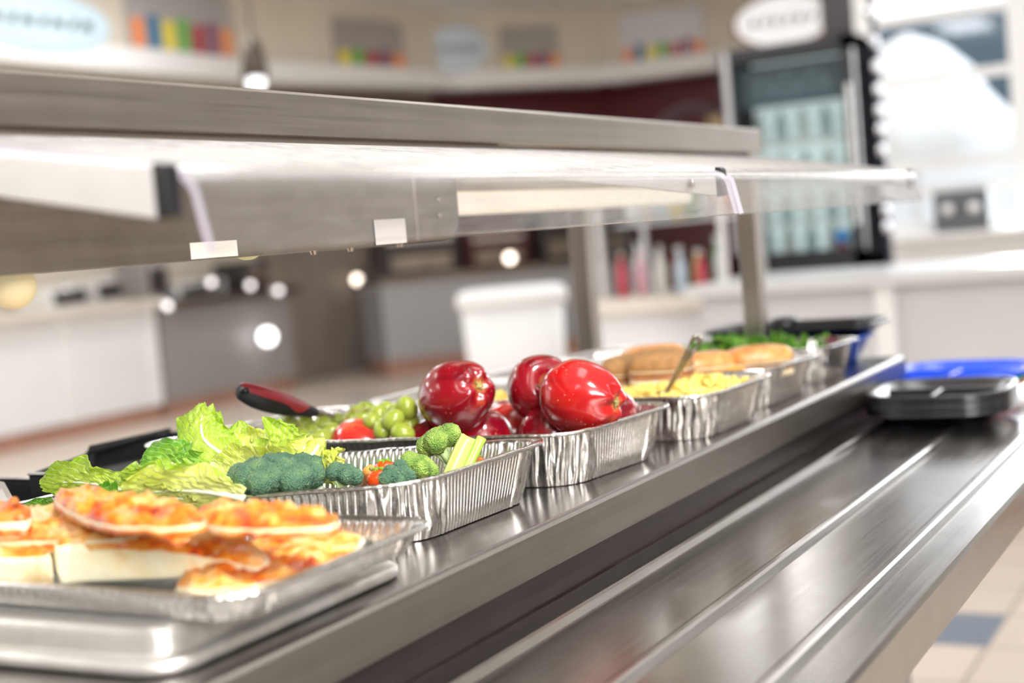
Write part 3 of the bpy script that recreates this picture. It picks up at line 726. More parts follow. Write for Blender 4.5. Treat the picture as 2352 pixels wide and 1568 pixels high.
# ------------------------------------------------------------------ grapes
def grape_bunch(spots, twigs, label):
    c = sum((s[0] for s in spots), Vector()) / len(spots)
    t = thing('grape_bunch', Vector((c.x, c.y, CT + .01)), label, 'grapes', 'green grape bunches')
    base = None
    for i, (p, r, ax) in enumerate(spots):
        if base is None:
            bm = B(); lathe(bm, [(math.sin(a), -1.22 * math.cos(a)) for a in [PI * k / 14 for k in range(1, 14)]], (0, 0, 0), 20)
            g = base = obj('grape', bm, 'grape', t, True, local=True)
        else:
            g = base.copy(); COL.objects.link(g); g.parent = t
        g.location = p - t.location; g.scale = (r, r, r)
        g.rotation_mode = 'QUATERNION'; g.rotation_quaternion = Vector(ax).to_track_quat('Z', 'Y')
    for tw in twigs:
        bm = B(); tube(bm, catmull(tw, 8), [.0016 - .0001 * k for k in range(9)], 6)
        obj('grape_stem', bm, 'twig', t, True)
rg = random.Random(4)
def gs(lst): return [(at(x, y, d), r, (rg.uniform(-1, 1), rg.uniform(-1, 1), rg.uniform(-.6, .6))) for x, y, d, r in lst]
grape_bunch(gs([(634, 986, 1.72, .0115), (660, 999, 1.68, .0112), (663, 972, 1.74, .0112), (700, 975, 1.74, .0115), (712, 994, 1.69, .012), (741, 974, 1.73, .0115), (762, 992, 1.69, .0115), (690, 1003, 1.66, .0115), (736, 1006, 1.66, .0115), (778, 970, 1.75, .011), (640, 1008, 1.66, .0115), (620, 1000, 1.70, .011), (790, 1000, 1.67, .0115), (720, 1018, 1.64, .0115)]),
    [[at(655, 985, 1.70), at(680, 972, 1.69), at(695, 980, 1.68)], [at(665, 985, 1.68), at(690, 985, 1.67), at(700, 975, 1.68)], [at(780, 1010, 1.66), at(788, 980, 1.68), at(795, 945, 1.70)]], 'bunch of green grapes at the left, below the red and black handle')
grape_bunch(gs([(936, 936, 1.62, .0118), (903, 965, 1.61, .0118), (943, 976, 1.63, .0122), (872, 955, 1.67, .0112), (822, 950, 1.72, .011), (836, 962, 1.69, .0112), (806, 968, 1.71, .011), (884, 942, 1.70, .0105), (855, 970, 1.66, .0115), (925, 995, 1.60, .0118), (880, 985, 1.62, .0115), (960, 998, 1.62, .0118), (913, 945, 1.68, .011), (840, 940, 1.74, .0105)]),
    [[at(805, 933, 1.69), at(815, 942, 1.68), at(845, 938, 1.68), at(880, 946, 1.66)], [at(838, 933, 1.69), at(842, 942, 1.68)], [at(800, 980, 1.68), at(798, 955, 1.69), at(812, 941, 1.69)]], 'bunch of green grapes beside the deep red apple, one grape standing up')

# ------------------------------------------------------------------ lettuce
def leaf(spine, wid, side, mat, label, seed=0, ruffle=.006, cup=.2, rib=.0035, name='lettuce_leaf', group='torn romaine lettuce leaves', w0=.3, wtip=.7):
    n, m = 44, 32
    sp = catmull(spine, n); cen = sp[n // 2]
    side = Vector(side).normalized()
    t = thing(name, sp[0].copy(), label, 'lettuce leaf', group)
    bm = B(); uvl = bm.loops.layers.uv.new('u'); grid = []; ribp = []
    for i, p in enumerate(sp):
        f = i / n; tg = (sp[min(i + 1, n)] - sp[max(i - 1, 0)]).normalized()
        s = (side - tg * side.dot(tg)).normalized(); nn = s.cross(tg)
        wprof = (w0 + (1 - w0) * min(1, f * 2.2) ** .8) * (1 - (1 - wtip) * max(0, (f - .72) / .28) ** 2)
        row = []
        for j in range(m + 1):
            v = j / m * 2 - 1
            ed = abs(v) ** 2
            q = Vector((f * 4, v * 2, seed * 5.3))
            rf = ruffle * ed * (math.sin(f * 17 + seed * 2 + v * 3) * .8 + 1.6 * noise.noise(Vector((f * 6, v * 1.5, seed * 3.1))))
            rf += ruffle * .45 * noise.noise(Vector((f * 16, v * 7, seed))) + .0012 * noise.noise(Vector((f * 45, v * 22, seed)))
            wv = wid * .5 * wprof * (1 + .16 * noise.noise(Vector((f * 9, v * .5 + seed, 1))) + .05 * noise.noise(Vector((f * 34, v, seed))))
            tipj = (.06 * noise.noise(Vector((v * 4, seed, 9))) + .025 * noise.noise(Vector((v * 14, seed, 3)))) * max(0, f - .8) * 5 * wid * 2
            row.append(p + s * v * wv + nn * (rf + cup * wid * .5 * ed) + tg * (tipj - .012 * ed * f))
        grid.append([bm.verts.new(c) for c in row]); ribp.append(p - nn * .0004)
    for i in range(n):
        for j in range(m):
            fc = bm.faces.new((grid[i][j], grid[i + 1][j], grid[i + 1][j + 1], grid[i][j + 1]))
            for lp, (a, b) in zip(fc.loops, ((i, j), (i + 1, j), (i + 1, j + 1), (i, j + 1))): lp[uvl].uv = (a / n, b / m)
    o = obj('leaf_blade', bm, mat, t, True)
    if rib:
        bm = B(); k = int(n * .85); tube(bm, ribp[:k], [rib * (.95 - .82 * (i / k) ** .7) for i in range(k)], 8); obj('rib', bm, 'rib', t, True)
    return t
UP = Vector((0, 0, 1))
LV = [
 ([at(566, 1072, 1.36), at(520, 1048, 1.37), at(470, 1010, 1.385), at(462, 965, 1.40), at(474, 926, 1.41)], .055, VR * 1 + VU * .1, 'leaf_lime', 'tall bright green romaine leaf standing highest in the pan', 1, .007, -.25, .0045),
 ([at(560, 1060, 1.42), at(545, 1015, 1.43), at(558, 966, 1.44)], .034, VR, 'leaf_lime', 'lime leaf with a narrow upright tip just right of the tall one', 2, .006, .2, .002),
 ([at(600, 1075, 1.38), at(640, 1035, 1.39), at(700, 1005, 1.40)], .060, VU + VR * .6, 'leaf_lime', 'broad crinkled lime leaf leaning right behind the broccoli', 3, .008, .2, .003),
 ([at(560, 1085, 1.39), at(590, 1040, 1.41), at(640, 1000, 1.42)], .055, VR + VU * .3, 'leaf_yellow', 'pale yellow-green leaf filling the middle of the lettuce heap', 4, .007, .2, .003),
 ([at(655, 1090, 1.32), at(690, 1045, 1.33), at(718, 1003, 1.34)], .030, VR, 'leaf_yellow', 'upright yellow heart leaf with a wide white rib', 5, .004, .3, .0085),
 ([at(690, 1090, 1.31), at(715, 1050, 1.32), at(742, 1005, 1.335)], .026, VR, 'leaf_yellow', 'narrow pale heart leaf behind the broccoli, just right of the white-ribbed one', 6, .005, .3, .0075),
 ([at(715, 1095, 1.30), at(745, 1060, 1.31), at(792, 1030, 1.32)], .024, VR + VU * .5, 'leaf_yellow', 'small yellow leaf tip pointing right above the smaller broccoli', 7, .005, .2, .003),
 ([at(745, 1100, 1.33), at(770, 1075, 1.34), at(792, 1055, 1.35)], .030, VU, 'leaf_yellow', 'curled yellow leaf end at the right edge of the lettuce', 8, .006, .3, .0),
 ([at(500, 1090, 1.36), at(430, 1075, 1.37), at(370, 1060, 1.38), at(318, 1078, 1.385)], .045, VU + VR * .2, 'leaf_green', 'darker green leaf lying left of the tall one', 9, .008, -.3, .003),
 ([at(520, 1075, 1.40), at(470, 1045, 1.41), at(400, 1050, 1.42)], .034, VU, 'leaf_green', 'dark green curled leaf in the shade under the tall one', 10, .007, .3, .002),
 ([at(560, 1125, 1.28), at(450, 1108, 1.29), at(350, 1105, 1.30), at(275, 1093, 1.31)], .034, VU + VB * .5, 'leaf_lime', 'long lime leaf lying flat with its rolled tip at the left', 11, .005, -.4, .003),
 ([at(300, 1130, 1.31), at(220, 1112, 1.33), at(150, 1108, 1.34), at(92, 1118, 1.35)], .040, VU + VB * .5, 'leaf_lime', 'lime leaf furthest left, its folded edge over the pan rim', 12, .006, -.5, .003),
 ([at(560, 1145, 1.22), at(470, 1130, 1.235), at(380, 1128, 1.25), at(275, 1140, 1.265)], .042, VU + VB * .5, 'leaf_yellow', 'pale leaf lying along the near rim above the pizza', 13, .006, -.4, .004),
 ([at(486, 1060, 1.30), at(500, 1090, 1.285), at(530, 1135, 1.25)], .030, VR, 'leaf_yellow', 'yellow heart leaf slanting down to the near rim in front', 14, .003, .5, .0),
 ([at(460, 1150, 1.245), at(380, 1140, 1.255), at(300, 1125, 1.27)], .030, VU + VB * .4, 'leaf_yellow', 'small crumpled pale leaf against the near rim', 15, .006, .3, .002),
 ([at(260, 1160, 1.30), at(240, 1140, 1.30), at(210, 1120, 1.31)], .026, VR, 'leaf_green', 'small dark green leaf scrap beside the raised pizza tip', 16, .006, .3, .0),
 ([at(175, 1175, 1.33), at(120, 1168, 1.34), at(55, 1160, 1.35)], .020, VU, 'leaf_green', 'dark green leaf scrap at the far left rim', 17, .006, .3, .0),
 ([at(620, 1120, 1.33), at(560, 1090, 1.34), at(480, 1085, 1.35)], .060, VU + VR * .2, 'leaf_yellow', 'pale leaf buried under the middle of the heap', 18, .006, .2, .004),
 ([at(740, 1125, 1.30), at(650, 1095, 1.33), at(580, 1075, 1.36)], .060, VU, 'leaf_yellow', 'pale leaf under the others behind the large broccoli', 19, .006, .2, .004),
 ([at(420, 1130, 1.34), at(340, 1115, 1.37), at(270, 1105, 1.40)], .045, VU + VB * .8, 'leaf_green', 'green leaf under the long lime one', 20, .006, .2, .003),
 ([at(600, 1060, 1.46), at(560, 1040, 1.47), at(500, 1030, 1.48)], .035, VU, 'leaf_green', 'dark green leaf at the back behind the tall one', 21, .006, .2, .0),
]
for a in LV: leaf(a[0], a[1], a[2], a[3], a[4], a[5], a[6], a[7], a[8])

# ------------------------------------------------------------------ broccoli, celery, tomatoes, carrot
def broccoli(c, rx, up, label, mat, seed, flat=.62, stalk=.03, lobes=9, branches=6):
    up = Vector(up).normalized(); s = up.orthogonal().normalized(); w_ = up.cross(s)
    t = thing('broccoli_floret', c, label, 'broccoli', 'broccoli florets in the vegetable pan')
    rnd = random.Random(seed); bm = B(); cs = []
    for k in range(lobes):
        a = 2.4 * k; rr = rx * .62 * math.sqrt(k / lobes)
        cs.append((s * math.cos(a) * rr + w_ * math.sin(a) * rr + up * (rx * flat * (.55 - .5 * (rr / rx) ** 2)), rx * rnd.uniform(.36, .46)))
    for cc, r in cs:
        ret = bmesh.ops.create_icosphere(bm, subdivisions=4, radius=r)
        for v in ret['verts']:
            d = v.co.normalized()
            lump = 1 + .10 * noise.noise(d * 3.2 + cc * 90) + .07 * abs(noise.noise(d * 9 + cc * 50)) + .06 * noise.noise(d * 22 + cc * 70)
            v.co = cc + Vector(d) * r * lump
    obj('crown', bm, mat, t, True, local=True)
    bm = B(); base = -up * stalk
    tube(bm, [base - up * .008, base, base * .45], [rx * .22, rx * .24, rx * .22], 12)
    for cc, r in cs[:branches + 3]:
        tube(bm, [base * .9, base * .35 + cc * .35, cc * .9 - up * .003], [rx * .13, rx * .10, rx * .13], 9)
    obj('stalk', bm, 'broc_stem', t, True, local=True)
    return t
broccoli(at(612, 1112, 1.295), .035, VU * 1 + VB * .25 - VR * .1, 'largest blue-green broccoli head at the left by the near rim', 'broc', 1, .6, .03, 12)
broccoli(at(682, 1106, 1.30), .031, VU + VB * .3, 'blue-green broccoli head, middle of the dark row by the near rim', 'broc', 2, .62, .03, 11)
broccoli(at(786, 1098, 1.30), .019, VU + VB * .2 + VR * .2, 'small round blue-green broccoli at the right end of the dark row', 'broc', 3, .6, .02, 8)
broccoli(at(912, 1096, 1.275), .0175, VU * .6 + VB * .7, 'small blue-green floret in front of the orange-red tomatoes', 'broc', 4, .6, .02, 8)
broccoli(at(955, 1080, 1.31), .0215, VU + VR * .4 + VB * .1, 'pale yellow-green floret tipped on its side beside the celery', 'broc_y', 5, .5, .024, 8)
broccoli(at(1010, 1022, 1.36), .0255, VU * .9 - VR * .45, 'upright light green floret with its branching stalk showing', 'broc_y', 6, .45, .034, 10, 8)
def celery():
    a = at(1046, 1088, 1.335); b = at(1084, 1008, 1.345); t = thing('celery_stick', a, 'pale green celery stick standing against the near rim', 'celery')
    d = (b - a).normalized(); s = (VR * 1 + VU * .35).normalized(); s = (s - d * s.dot(d)).normalized(); n_ = s.cross(d)
    bm = B(); rings = []
    for k in range(9):
        f = k / 8; p = a.lerp(b, f) - d * (.02 if k == 0 else 0); w = .0105 + .001 * math.sin(f * 3)
        ring = []
        for j in range(15):
            an = -1.25 + 2.5 * j / 14; ring.append(p + s * math.sin(an) * w + n_ * (1 - math.cos(an)) * w * .75 + n_ * .0006 * math.cos(j * 3.0))
        for j in range(14, -1, -1):
            an = -1.2 + 2.4 * j / 14; ring.append(p + s * math.sin(an) * w * .72 + n_ * ((1 - math.cos(an)) * w * .7 + .0042))
        rings.append(ring)
    loft(bm, rings, True, True, True); obj('stalk', bm, 'celery', t, True)
    bm = B(); rings = []
    for k in range(9):
        f = k / 8; p = a.lerp(b, f) + s * .0092 + n_ * .004 + d * .004
        rings.append([p + (s * math.cos(q) * .0048 + n_ * math.sin(q) * .0042) for q in [2 * PI * i / 14 for i in range(14)]])
    loft(bm, rings, True, True, True); obj('stalk_edge', bm, plain('celery_edge', (.38, .56, .08), .3, 0, .08, 90, .5, .2, .2), t, True)
celery()
def tomato(c, r, label, seed):
    t = thing('cherry_tomato', c, label, 'tomato', 'cherry tomatoes in the vegetable pan')
    bm = B(); rings = []
    for j in range(1, 20):
        a = PI * j / 20; rings.append([Vector((math.sin(a) * math.cos(q), math.sin(a) * math.sin(q), math.cos(a) * .92)) * r for q in [2 * PI * i / 28 for i in range(28)]])
    loft(bm, rings, True, True, True); obj('tomato_body', bm, 'tomato', t, True, local=True)
    bm = B()
    for i in range(5):
        q = 2 * PI * i / 5 + seed; tube(bm, [(0, 0, r * .9), (math.cos(q) * r * .3, math.sin(q) * r * .3, r * .93), (math.cos(q) * r * .6, math.sin(q) * r * .6, r * .80)], [.001, .0014, .0003], 6)
    obj('sepal', bm, 'leaf_green', t, True, local=True)
tomato(at(886, 1086, 1.36), .0135, 'upper orange-red cherry tomato behind the small floret', 1)
tomato(at(872, 1104, 1.315), .0125, 'orange-red cherry tomato in front, nearest the rim', 2)
tomato(at(1092, 1074, 1.36), .0125, 'cherry tomato just showing right of the celery stick', 3)
def carrot(c, d, label):
    t = thing('baby_carrot', c, label, 'carrot'); d = Vector(d).normalized()
    bm = B(); pr = [(.001, -.02), (.005, -.019), (.0068, -.015), (.007, 0), (.0065, .012), (.005, .018), (.001, .0195)]
    s = d.orthogonal().normalized(); w_ = d.cross(s)
    loft(bm, [[d * h + (s * math.cos(q) + w_ * math.sin(q)) * r for q in [2 * PI * i / 16 for i in range(16)]] for r, h in pr], True, True, True)
    obj('carrot_root', bm, 'carrot', t, True, local=True)
    bm = B(); tube(bm, [d * .0188, d * .0205], .0022, 8); obj('carrot_tip', bm, 'calyx', t, True, local=True)
carrot(at(842, 1096, 1.36), VB * .8 + VU * .5 + VR * .3, 'pale orange baby carrot lying between broccoli and tomatoes')

# ------------------------------------------------------------------ ladle handle (red and black grip) in the grapes
def grip():
    a = at(548, 897, 1.63); b = at(600, 915, 1.65); c = at(672, 935, 1.69); d = at(728, 948, 1.72); e = at(860, 985, 1.80)
    t = thing('serving_utensil', b, 'serving utensil with red and black rubber grip resting on the grapes', 'serving utensil')
    sp = catmull([a, b, c, d], 24); n_ = 24
    bm = B(); rings = []; rrings = []
    ax = (d - a).normalized(); up = (VU - ax * VU.dot(ax)).normalized(); sd = ax.cross(up)
    qc = PI / 2 - .62 * (1 if sd.dot(VB) > 0 else -1)
    for i, p in enumerate(sp):
        f = i / n_
        h = .0125 * (.62 + .5 * math.sin(min(1, f * 1.15) * PI * .95 + .25)) * (1 if f > .04 else .7); w = h * .9
        if f > .9: h *= 1 - (f - .9) * 3; w *= 1 - (f - .9) * 3
        rings.append([p + up * math.sin(q) * h + sd * math.cos(q) * w for q in [2 * PI * k / 20 for k in range(20)]])
        if f < .84:
            m_ = .62 + .36 * math.exp(-((f - .68) / .1) ** 2) - (.3 * max(0, f - .76) / .08)
            lo = qc - m_ * 1.5; hi = qc + m_ * 1.5
            rrings.append([p + up * math.sin(q) * (h + .0009) + sd * math.cos(q) * (w + .0009) for q in [lo + (hi - lo) * k / 12 for k in range(13)]])
    loft(bm, rings, True, True, True); h_ = obj('handle', bm, 'black_mat', t, True)
    bm = B(); loft(bm, rrings, False); obj('grip_inlay', bm, 'red_rubber', h_, True)
    p = at(563, 893, 1.625); bm = B(); lathe(bm, [(.0012, -.004), (.005, -.004), (.0055, .0), (.004, .0015), (.0012, .0012)], (0, 0, 0), 20)
    q = (up * .9 + VB * .4).to_track_quat('Z', 'Y'); bmesh.ops.transform(bm, matrix=Matrix.Translation(p) @ q.to_matrix().to_4x4(), verts=bm.verts)
    obj('hanging_hole', bm, 'black_plastic', h_, True)
    bm = B(); tube(bm, catmull([d - ax * .01, d.lerp(e, .5) + up * .002, e], 8), [.0042, .004, .0036, .0034, .0034, .0034, .0034, .0036, .004], 8); obj('shaft', bm, 'steel_post', t, True)
grip()

# ------------------------------------------------------------------ black trays at the rear
def rear_black():
    t = thing('black_food_tray', onz(200, 1080, .04), 'black plastic food tray behind the lettuce, raised back edge', 'tray')
    A = onz(66, 1088, .045); Bp = onz(200, 1040, .045); Cc = onz(395, 990, .045); D = onz(470, 1085, .045)
    bm = B()
    base = [A, A.lerp(Bp, .93), onz(212, 1024, .045), Cc, Cc + (D - A) * .6, D]
    zz = [0, 0, .0, .0, 0, 0]
    top = [p + Vector((0, 0, 0)) for p in base]; low = [Vector((p.x, p.y, CT + .001)) for p in base]
    loft(bm, [low, top], True, True, False)
    inn = [p + (sum(base, Vector()) / 6 - p) * .06 - Vector((0, 0, .001)) for p in top]
    inl = [Vector((p.x, p.y, CT + .02)) for p in inn]
    loft(bm, [top, inn, inl], True, False, True); obj('tray_body', bm, 'black_mat', t)
    # raised back wall
    bm = B(); q0, q1 = onz(200, 1046, .045), Cc
    up_ = Vector((0, 0, .012)); th = Vector((0, .004, 0))
    loft(bm, [[q0, q1, q1 + th, q0 + th], [q0 + up_ * .9 + (q1 - q0) * .05, q1 + up_ * 0.4, q1 + up_ * .4 + th, q0 + up_ * .9 + (q1 - q0) * .05 + th]], True, True, True)
    obj('back_edge', bm, 'black_mat', t, bevel=.002)
    bm = B(); p0 = A; p1 = onz(430, 1094, .045)
    tube(bm, [p0, p1], .0022, 8); obj('front_rim', bm, 'steel_post', t, True)
    # second steel rim left
    t2 = thing('water_pan', onz(60, 1120, .03), 'dark steel pan with bright rim at the far left behind the lettuce', 'pan')
    a = onz(-60, 1096, .035); b = onz(300, 1106, .035); c = onz(320, 1180, .035); d = onz(-60, 1180, .035)
    bm = B(); bt = [a, b, c, d]; loft(bm, [[Vector((p.x, p.y, CT + .001)) for p in bt], bt], True, True, False); obj('pan_body', bm, 'black_mat', t2)
    bm = B(); tube(bm, [a, b], .0025, 8); obj('pan_rim', bm, 'steel_post', t2, True)
    bm = B(); p = [onz(-70, 1095, .05), onz(-30, 1185, .05), onz(52, 1185, .042), onz(10, 1110, .048)]
    loft(bm, [p, [q + Vector((0, 0, .0015)) for q in p]], True, True, True)
    t3 = thing('steel_spatula', p[2], 'brushed steel spatula blade at the left edge of the photo above the pizza', 'spatula')
    obj('blade', bm, 'steel_shelf', t3)
    bm = B(); tube(bm, [p[0].lerp(p[1], .5), p[0].lerp(p[1], .5) + (p[0] - p[3]) * 2.2 + Vector((0, 0, .01))], .006, 8); obj('handle', bm, 'black_plastic', t3, True)
rear_black()

# ------------------------------------------------------------------ macaroni, spoon
def macaroni():
    rnd = random.Random(3); bm = B()
    x0, x1, y0, y1 = 1.612, 1.800, .650, 1.08
    def h(x, y): return .041 + .009 * math.exp(-((y - .72) / .06) ** 2) + .008 * math.exp(-((x - 1.76) ** 2 + (y - .69) ** 2) / .002) + .006 * noise.noise(Vector((x * 22, y * 22, 0)))
    rings = []
    for i in range(25):
        rings.append([Vector((x0 + (x1 - x0) * i / 24, y0 + (y1 - y0) * j / 40, CT + h(x0 + (x1 - x0) * i / 24, y0 + (y1 - y0) * j / 40) - .008)) for j in range(41)])
    loft(bm, rings, False)
    for k in range(900):
        x, y = rnd.uniform(x0, x1), y0 + (y1 - y0) * rnd.random() ** 1.6
        z = CT + h(x, y) + rnd.uniform(-.006, .003); a = rnd.uniform(0, 2 * PI); tl = rnd.uniform(-.8, .8)
        d = Vector((math.cos(a) * math.cos(tl), math.sin(a) * math.cos(tl), math.sin(tl))); s = d.orthogonal().normalized()
        p = Vector((x, y, z)); r = .0034
        tube(bm, [p - d * .007, p + s * .0035, p + d * .007], [r * .85, r, r * .85], 7)
    o = obj('macaroni_cheese', bm, 'macaroni', None, True)
    tagp(o, 'yellow macaroni cheese filling the foil pan under the spoon', 'macaroni', kind='stuff')
    a = at(1528, 905, 1.80); b = at(1607, 768, 1.76); t = thing('serving_spoon', a, 'slotted-handle steel spoon standing in the macaroni cheese', 'spoon')
    d = (b - a).normalized(); s = (VR - d * VR.dot(d)).normalized(); n_ = s.cross(d)
    sp = [a.lerp(b, k / 30) for k in range(31)]; bm = B(); L = []; Rr = []
    def w(f): return .0032 + .0046 * max(0, (f - .25) / .75) ** 1.3 if f < .93 else .0068 * math.sqrt(max(0.02, 1 - ((f - .93) / .07) ** 2))
    out = [p - s * w(i / 30) for i, p in enumerate(sp)]; inn = [p + s * w(i / 30) for i, p in enumerate(sp)]
    def slot(f): return .0032 * math.sqrt(max(0, 1 - ((f - .84) / .085) ** 2)) if abs(f - .84) < .085 else 0.0001
    for sg in (-1, 1):
        rings = []
        for i, p in enumerate(sp):
            f = i / 30; q0 = p + s * sg * w(f); q1 = p + s * sg * slot(f)
            rings.append([q0 + n_ * .0008, q1 + n_ * .0008, q1 - n_ * .0008, q0 - n_ * .0008])
        loft(bm, rings, True, True, True)
    obj('handle', bm, 'steel_post', t, True)
    bm = B(); rings = []
    for k in range(1, 9):
        an = PI / 2 * k / 8; rings.append([a - d * .022 + (s * math.cos(q) * .017 + d * math.sin(q) * .024) * math.sin(an) - n_ * .010 * math.cos(an) for q in [2 * PI * i / 20 for i in range(20)]])
    loft(bm, rings, True, True, False); obj('spoon_bowl', bm, 'steel_post', t, True)
macaroni()

# ------------------------------------------------------------------ sandwiches
def sandwich(c, L_, W_, rot, label, mat, h=.02, tilt=0, cheese=False, seed=1):
    t = thing('bun_sandwich', c, label, 'sandwich', 'bun sandwiches in the foil pan', rot=(tilt, 0, rot))
    def slab(z0, z1, k, dome):
        rings = []
        for f in (0, .12, .35, .6, .8, .93, 1):
            s_ = (1 - .5 * f ** 4) if dome else (1 - .15 * (2 * f - 1) ** 4)
            if dome and f == 1: s_ = .28
            if dome and f == .93: s_ = .62
            if dome and f == .8: s_ = .82
            rings.append([Vector((math.copysign(abs(math.cos(q)) ** .7, math.cos(q)) * L_ * s_ * k, math.copysign(abs(math.sin(q)) ** .7, math.sin(q)) * W_ * s_ * k, z0 + (z1 - z0) * f + .001 * noise.noise(Vector((math.cos(q) * 3, math.sin(q) * 3, seed + f))))) for q in [2 * PI * i / 32 for i in range(32)]])
        b = B(); loft(b, rings, True, True, True); return b
    obj('bottom_bun', slab(0, .012, .98, False), 'bun_in', t, True, local=True)
    obj('filling', slab(.011, .019, 1.0, False), 'meat', t, True, local=True)
    if cheese:
        b = B(); box(b, -L_ * .95, L_ * .98, -W_ * 1.06, W_ * 1.02, .018, .0205)
        box(b, L_ * .3, L_ * .98, -W_ * 1.08, -W_ * 1.04, .004, .0205); obj('cheese_slice', b, 'cheddar', t, local=True)
    obj('top_bun_crumb', slab(.020, .025, 1.0, False), 'bun_in', t, True, local=True)
    obj('top_bun', slab(.024, .024 + h, 1.0, True), mat, t, True, local=True)
SB = 'bun_sandwich'
sandwich(at(1744, 866, 2.03), .050, .034, -.95, 'golden bun sandwich at the right end of the pan, whitest cut side', 'bun', .022, 0, False, 1)
sandwich(at(1622, 878, 2.02), .047, .034, -.75, 'golden bun sandwich in the middle with orange cheese showing', 'bun', .020, 0, True, 2)
sandwich(at(1522, 880, 1.975), .046, .034, -1.25, 'brown bun sandwich behind the spoon handle', 'wheat', .024, .1, False, 3)
sandwich(at(1448, 884, 2.03), .040, .034, -1.0, 'speckled brown bun sandwich furthest left in its pan', 'wheat', .018, .15, False, 4)
sandwich(at(1505, 862, 2.10), .050, .034, -.9, 'golden-brown bun behind the two brown ones', 'bun', .022, 0, False, 5)

# ------------------------------------------------------------------ salad, as loose leaves
def salad():
    rnd = random.Random(12); bm = B(); uvl = bm.loops.layers.uv.new('u')
    for k in range(230):
        x = rnd.uniform(2.135, 2.275); y = rnd.uniform(.665, .93); hump = .024 * math.exp(-((y - .80) / .09) ** 2)
        p = Vector((x, y, CT + .038 + hump * .75 + rnd.uniform(-.010, .014)))
        a = rnd.uniform(0, 2 * PI); el = rnd.uniform(-.3, 1.2); d = Vector((math.cos(a) * math.cos(el), math.sin(a) * math.cos(el), math.sin(el)))
        s = d.cross(Vector((rnd.uniform(-1, 1), rnd.uniform(-1, 1), rnd.uniform(-1, 1)))).normalized(); n_ = s.cross(d)
        ln = rnd.uniform(.014, .028); wd = ln * rnd.uniform(.3, .5); rows = []
        for i in range(6):
            f = i / 5; rows.append([bm.verts.new(p + d * ln * (f - .3) + s * v * wd * math.sin(PI * (f * .8 + .12)) * (1 + .3 * math.sin(i * 2.6 + k)) + n_ * (.3 * ln * f * f * math.sin(k) + .004 * abs(v) + .002 * math.sin(i * 3 + v * 2))) for v in (-1, -.4, .4, 1)])
        mi = 1 if rnd.random() < .1 else 0
        for i in range(5):
            for j in range(3):
                f = bm.faces.new((rows[i][j], rows[i + 1][j], rows[i + 1][j + 1], rows[i][j + 1])); f.material_index = mi
                for lp, (a_, b_) in zip(f.loops, ((i, j), (i + 1, j), (i + 1, j + 1), (i, j + 1))): lp[uvl].uv = (a_ / 5, b_ / 3)
    box(bm, 2.14, 2.27, .67, 1.06, CT + .01, CT + .035)
    tagp(obj('salad_leaves', bm, ['salad', 'salad_red'], None, True), 'loose dark green salad leaves heaped in the furthest foil pan', 'salad', kind='stuff')
salad()

# ------------------------------------------------------------------ black lid on blue box at the far end
def far_box():
    def rr(x0, x1, y0, y1, z, r): return rquad([Vector((x0, y0, z)), Vector((x1, y0, z)), Vector((x1, y1, z)), Vector((x0, y1, z))], r, [6] * 4, 6)[0]
    t = thing('blue_food_box', (2.5, .8, CT), 'blue plastic food box behind the salad pan', 'food box')
    bm = B(); loft(bm, [rr(2.40, 2.475, .68, .93, CT + .001, .03), rr(2.385, 2.49, .665, .945, CT + .043, .03), rr(2.38, 2.495, .66, .95, CT + .045, .03), rr(2.39, 2.485, .67, .94, CT + .045, .03), rr(2.405, 2.47, .685, .925, CT + .01, .03)], True, True, True)
    obj('box_body', bm, plain('blue_plastic', (.03, .13, .75), .3, 0, .1, 30), t, True)
    bm = B(); loft(bm, [rr(2.378, 2.497, .658, .952, CT + .042, .032), rr(2.376, 2.499, .656, .954, CT + .044, .032), rr(2.378, 2.497, .658, .952, CT + .0465, .03), rr(2.388, 2.487, .668, .942, CT + .0460, .03)], True); obj('box_rim', bm, plain('blue_plastic_rim', (.04, .12, .6), .25), t, True)
    t = thing('black_serving_tray', (2.46, .75, CT + .049), 'glossy black tray with an upturned rim resting on the blue box', 'tray')
    x0, x1, y0, y1 = 2.385, 2.56, .645, .95; z = CT + .047
    bm = B(); loft(bm, [rr(x0 + .02, x1 - .02, y0 + .02, y1 - .02, z, .03), rr(x0 + .004, x1 - .004, y0 + .004, y1 - .004, z + .018, .035), rr(x0, x1, y0, y1, z + .020, .036), rr(x0 - .001, x1 + .001, y0 - .001, y1 + .001, z + .014, .036), rr(x0 + .003, x1 - .003, y0 + .003, y1 - .003, z + .0215, .035), rr(x0 + .008, x1 - .008, y0 + .008, y1 - .008, z + .02, .034), rr(x0 + .024, x1 - .024, y0 + .024, y1 - .024, z + .003, .03)], True, True, True)
    obj('tray_body', bm, 'black_plastic', t, True)
    t.rotation_euler = (0, 0, 0)
    bm = B(); p = at(1800, 742, 2.52)
    t2 = thing('black_ladle', p, 'black plastic ladle lying on the glossy black tray', 'ladle')
    lathe(bm, [(.004, .012), (.02, .010), (.028, .004), (.030, -.004), (.02, -.010), (.004, -.012)], p, 20); obj('ladle_bowl', bm, 'black_plastic', t2, True)
    bm = B(); tube(bm, catmull([p, at(1870, 740, 2.50), at(1990, 736, 2.46)], 8), .005, 8); obj('handle', bm, 'black_plastic', t2, True)
far_box()

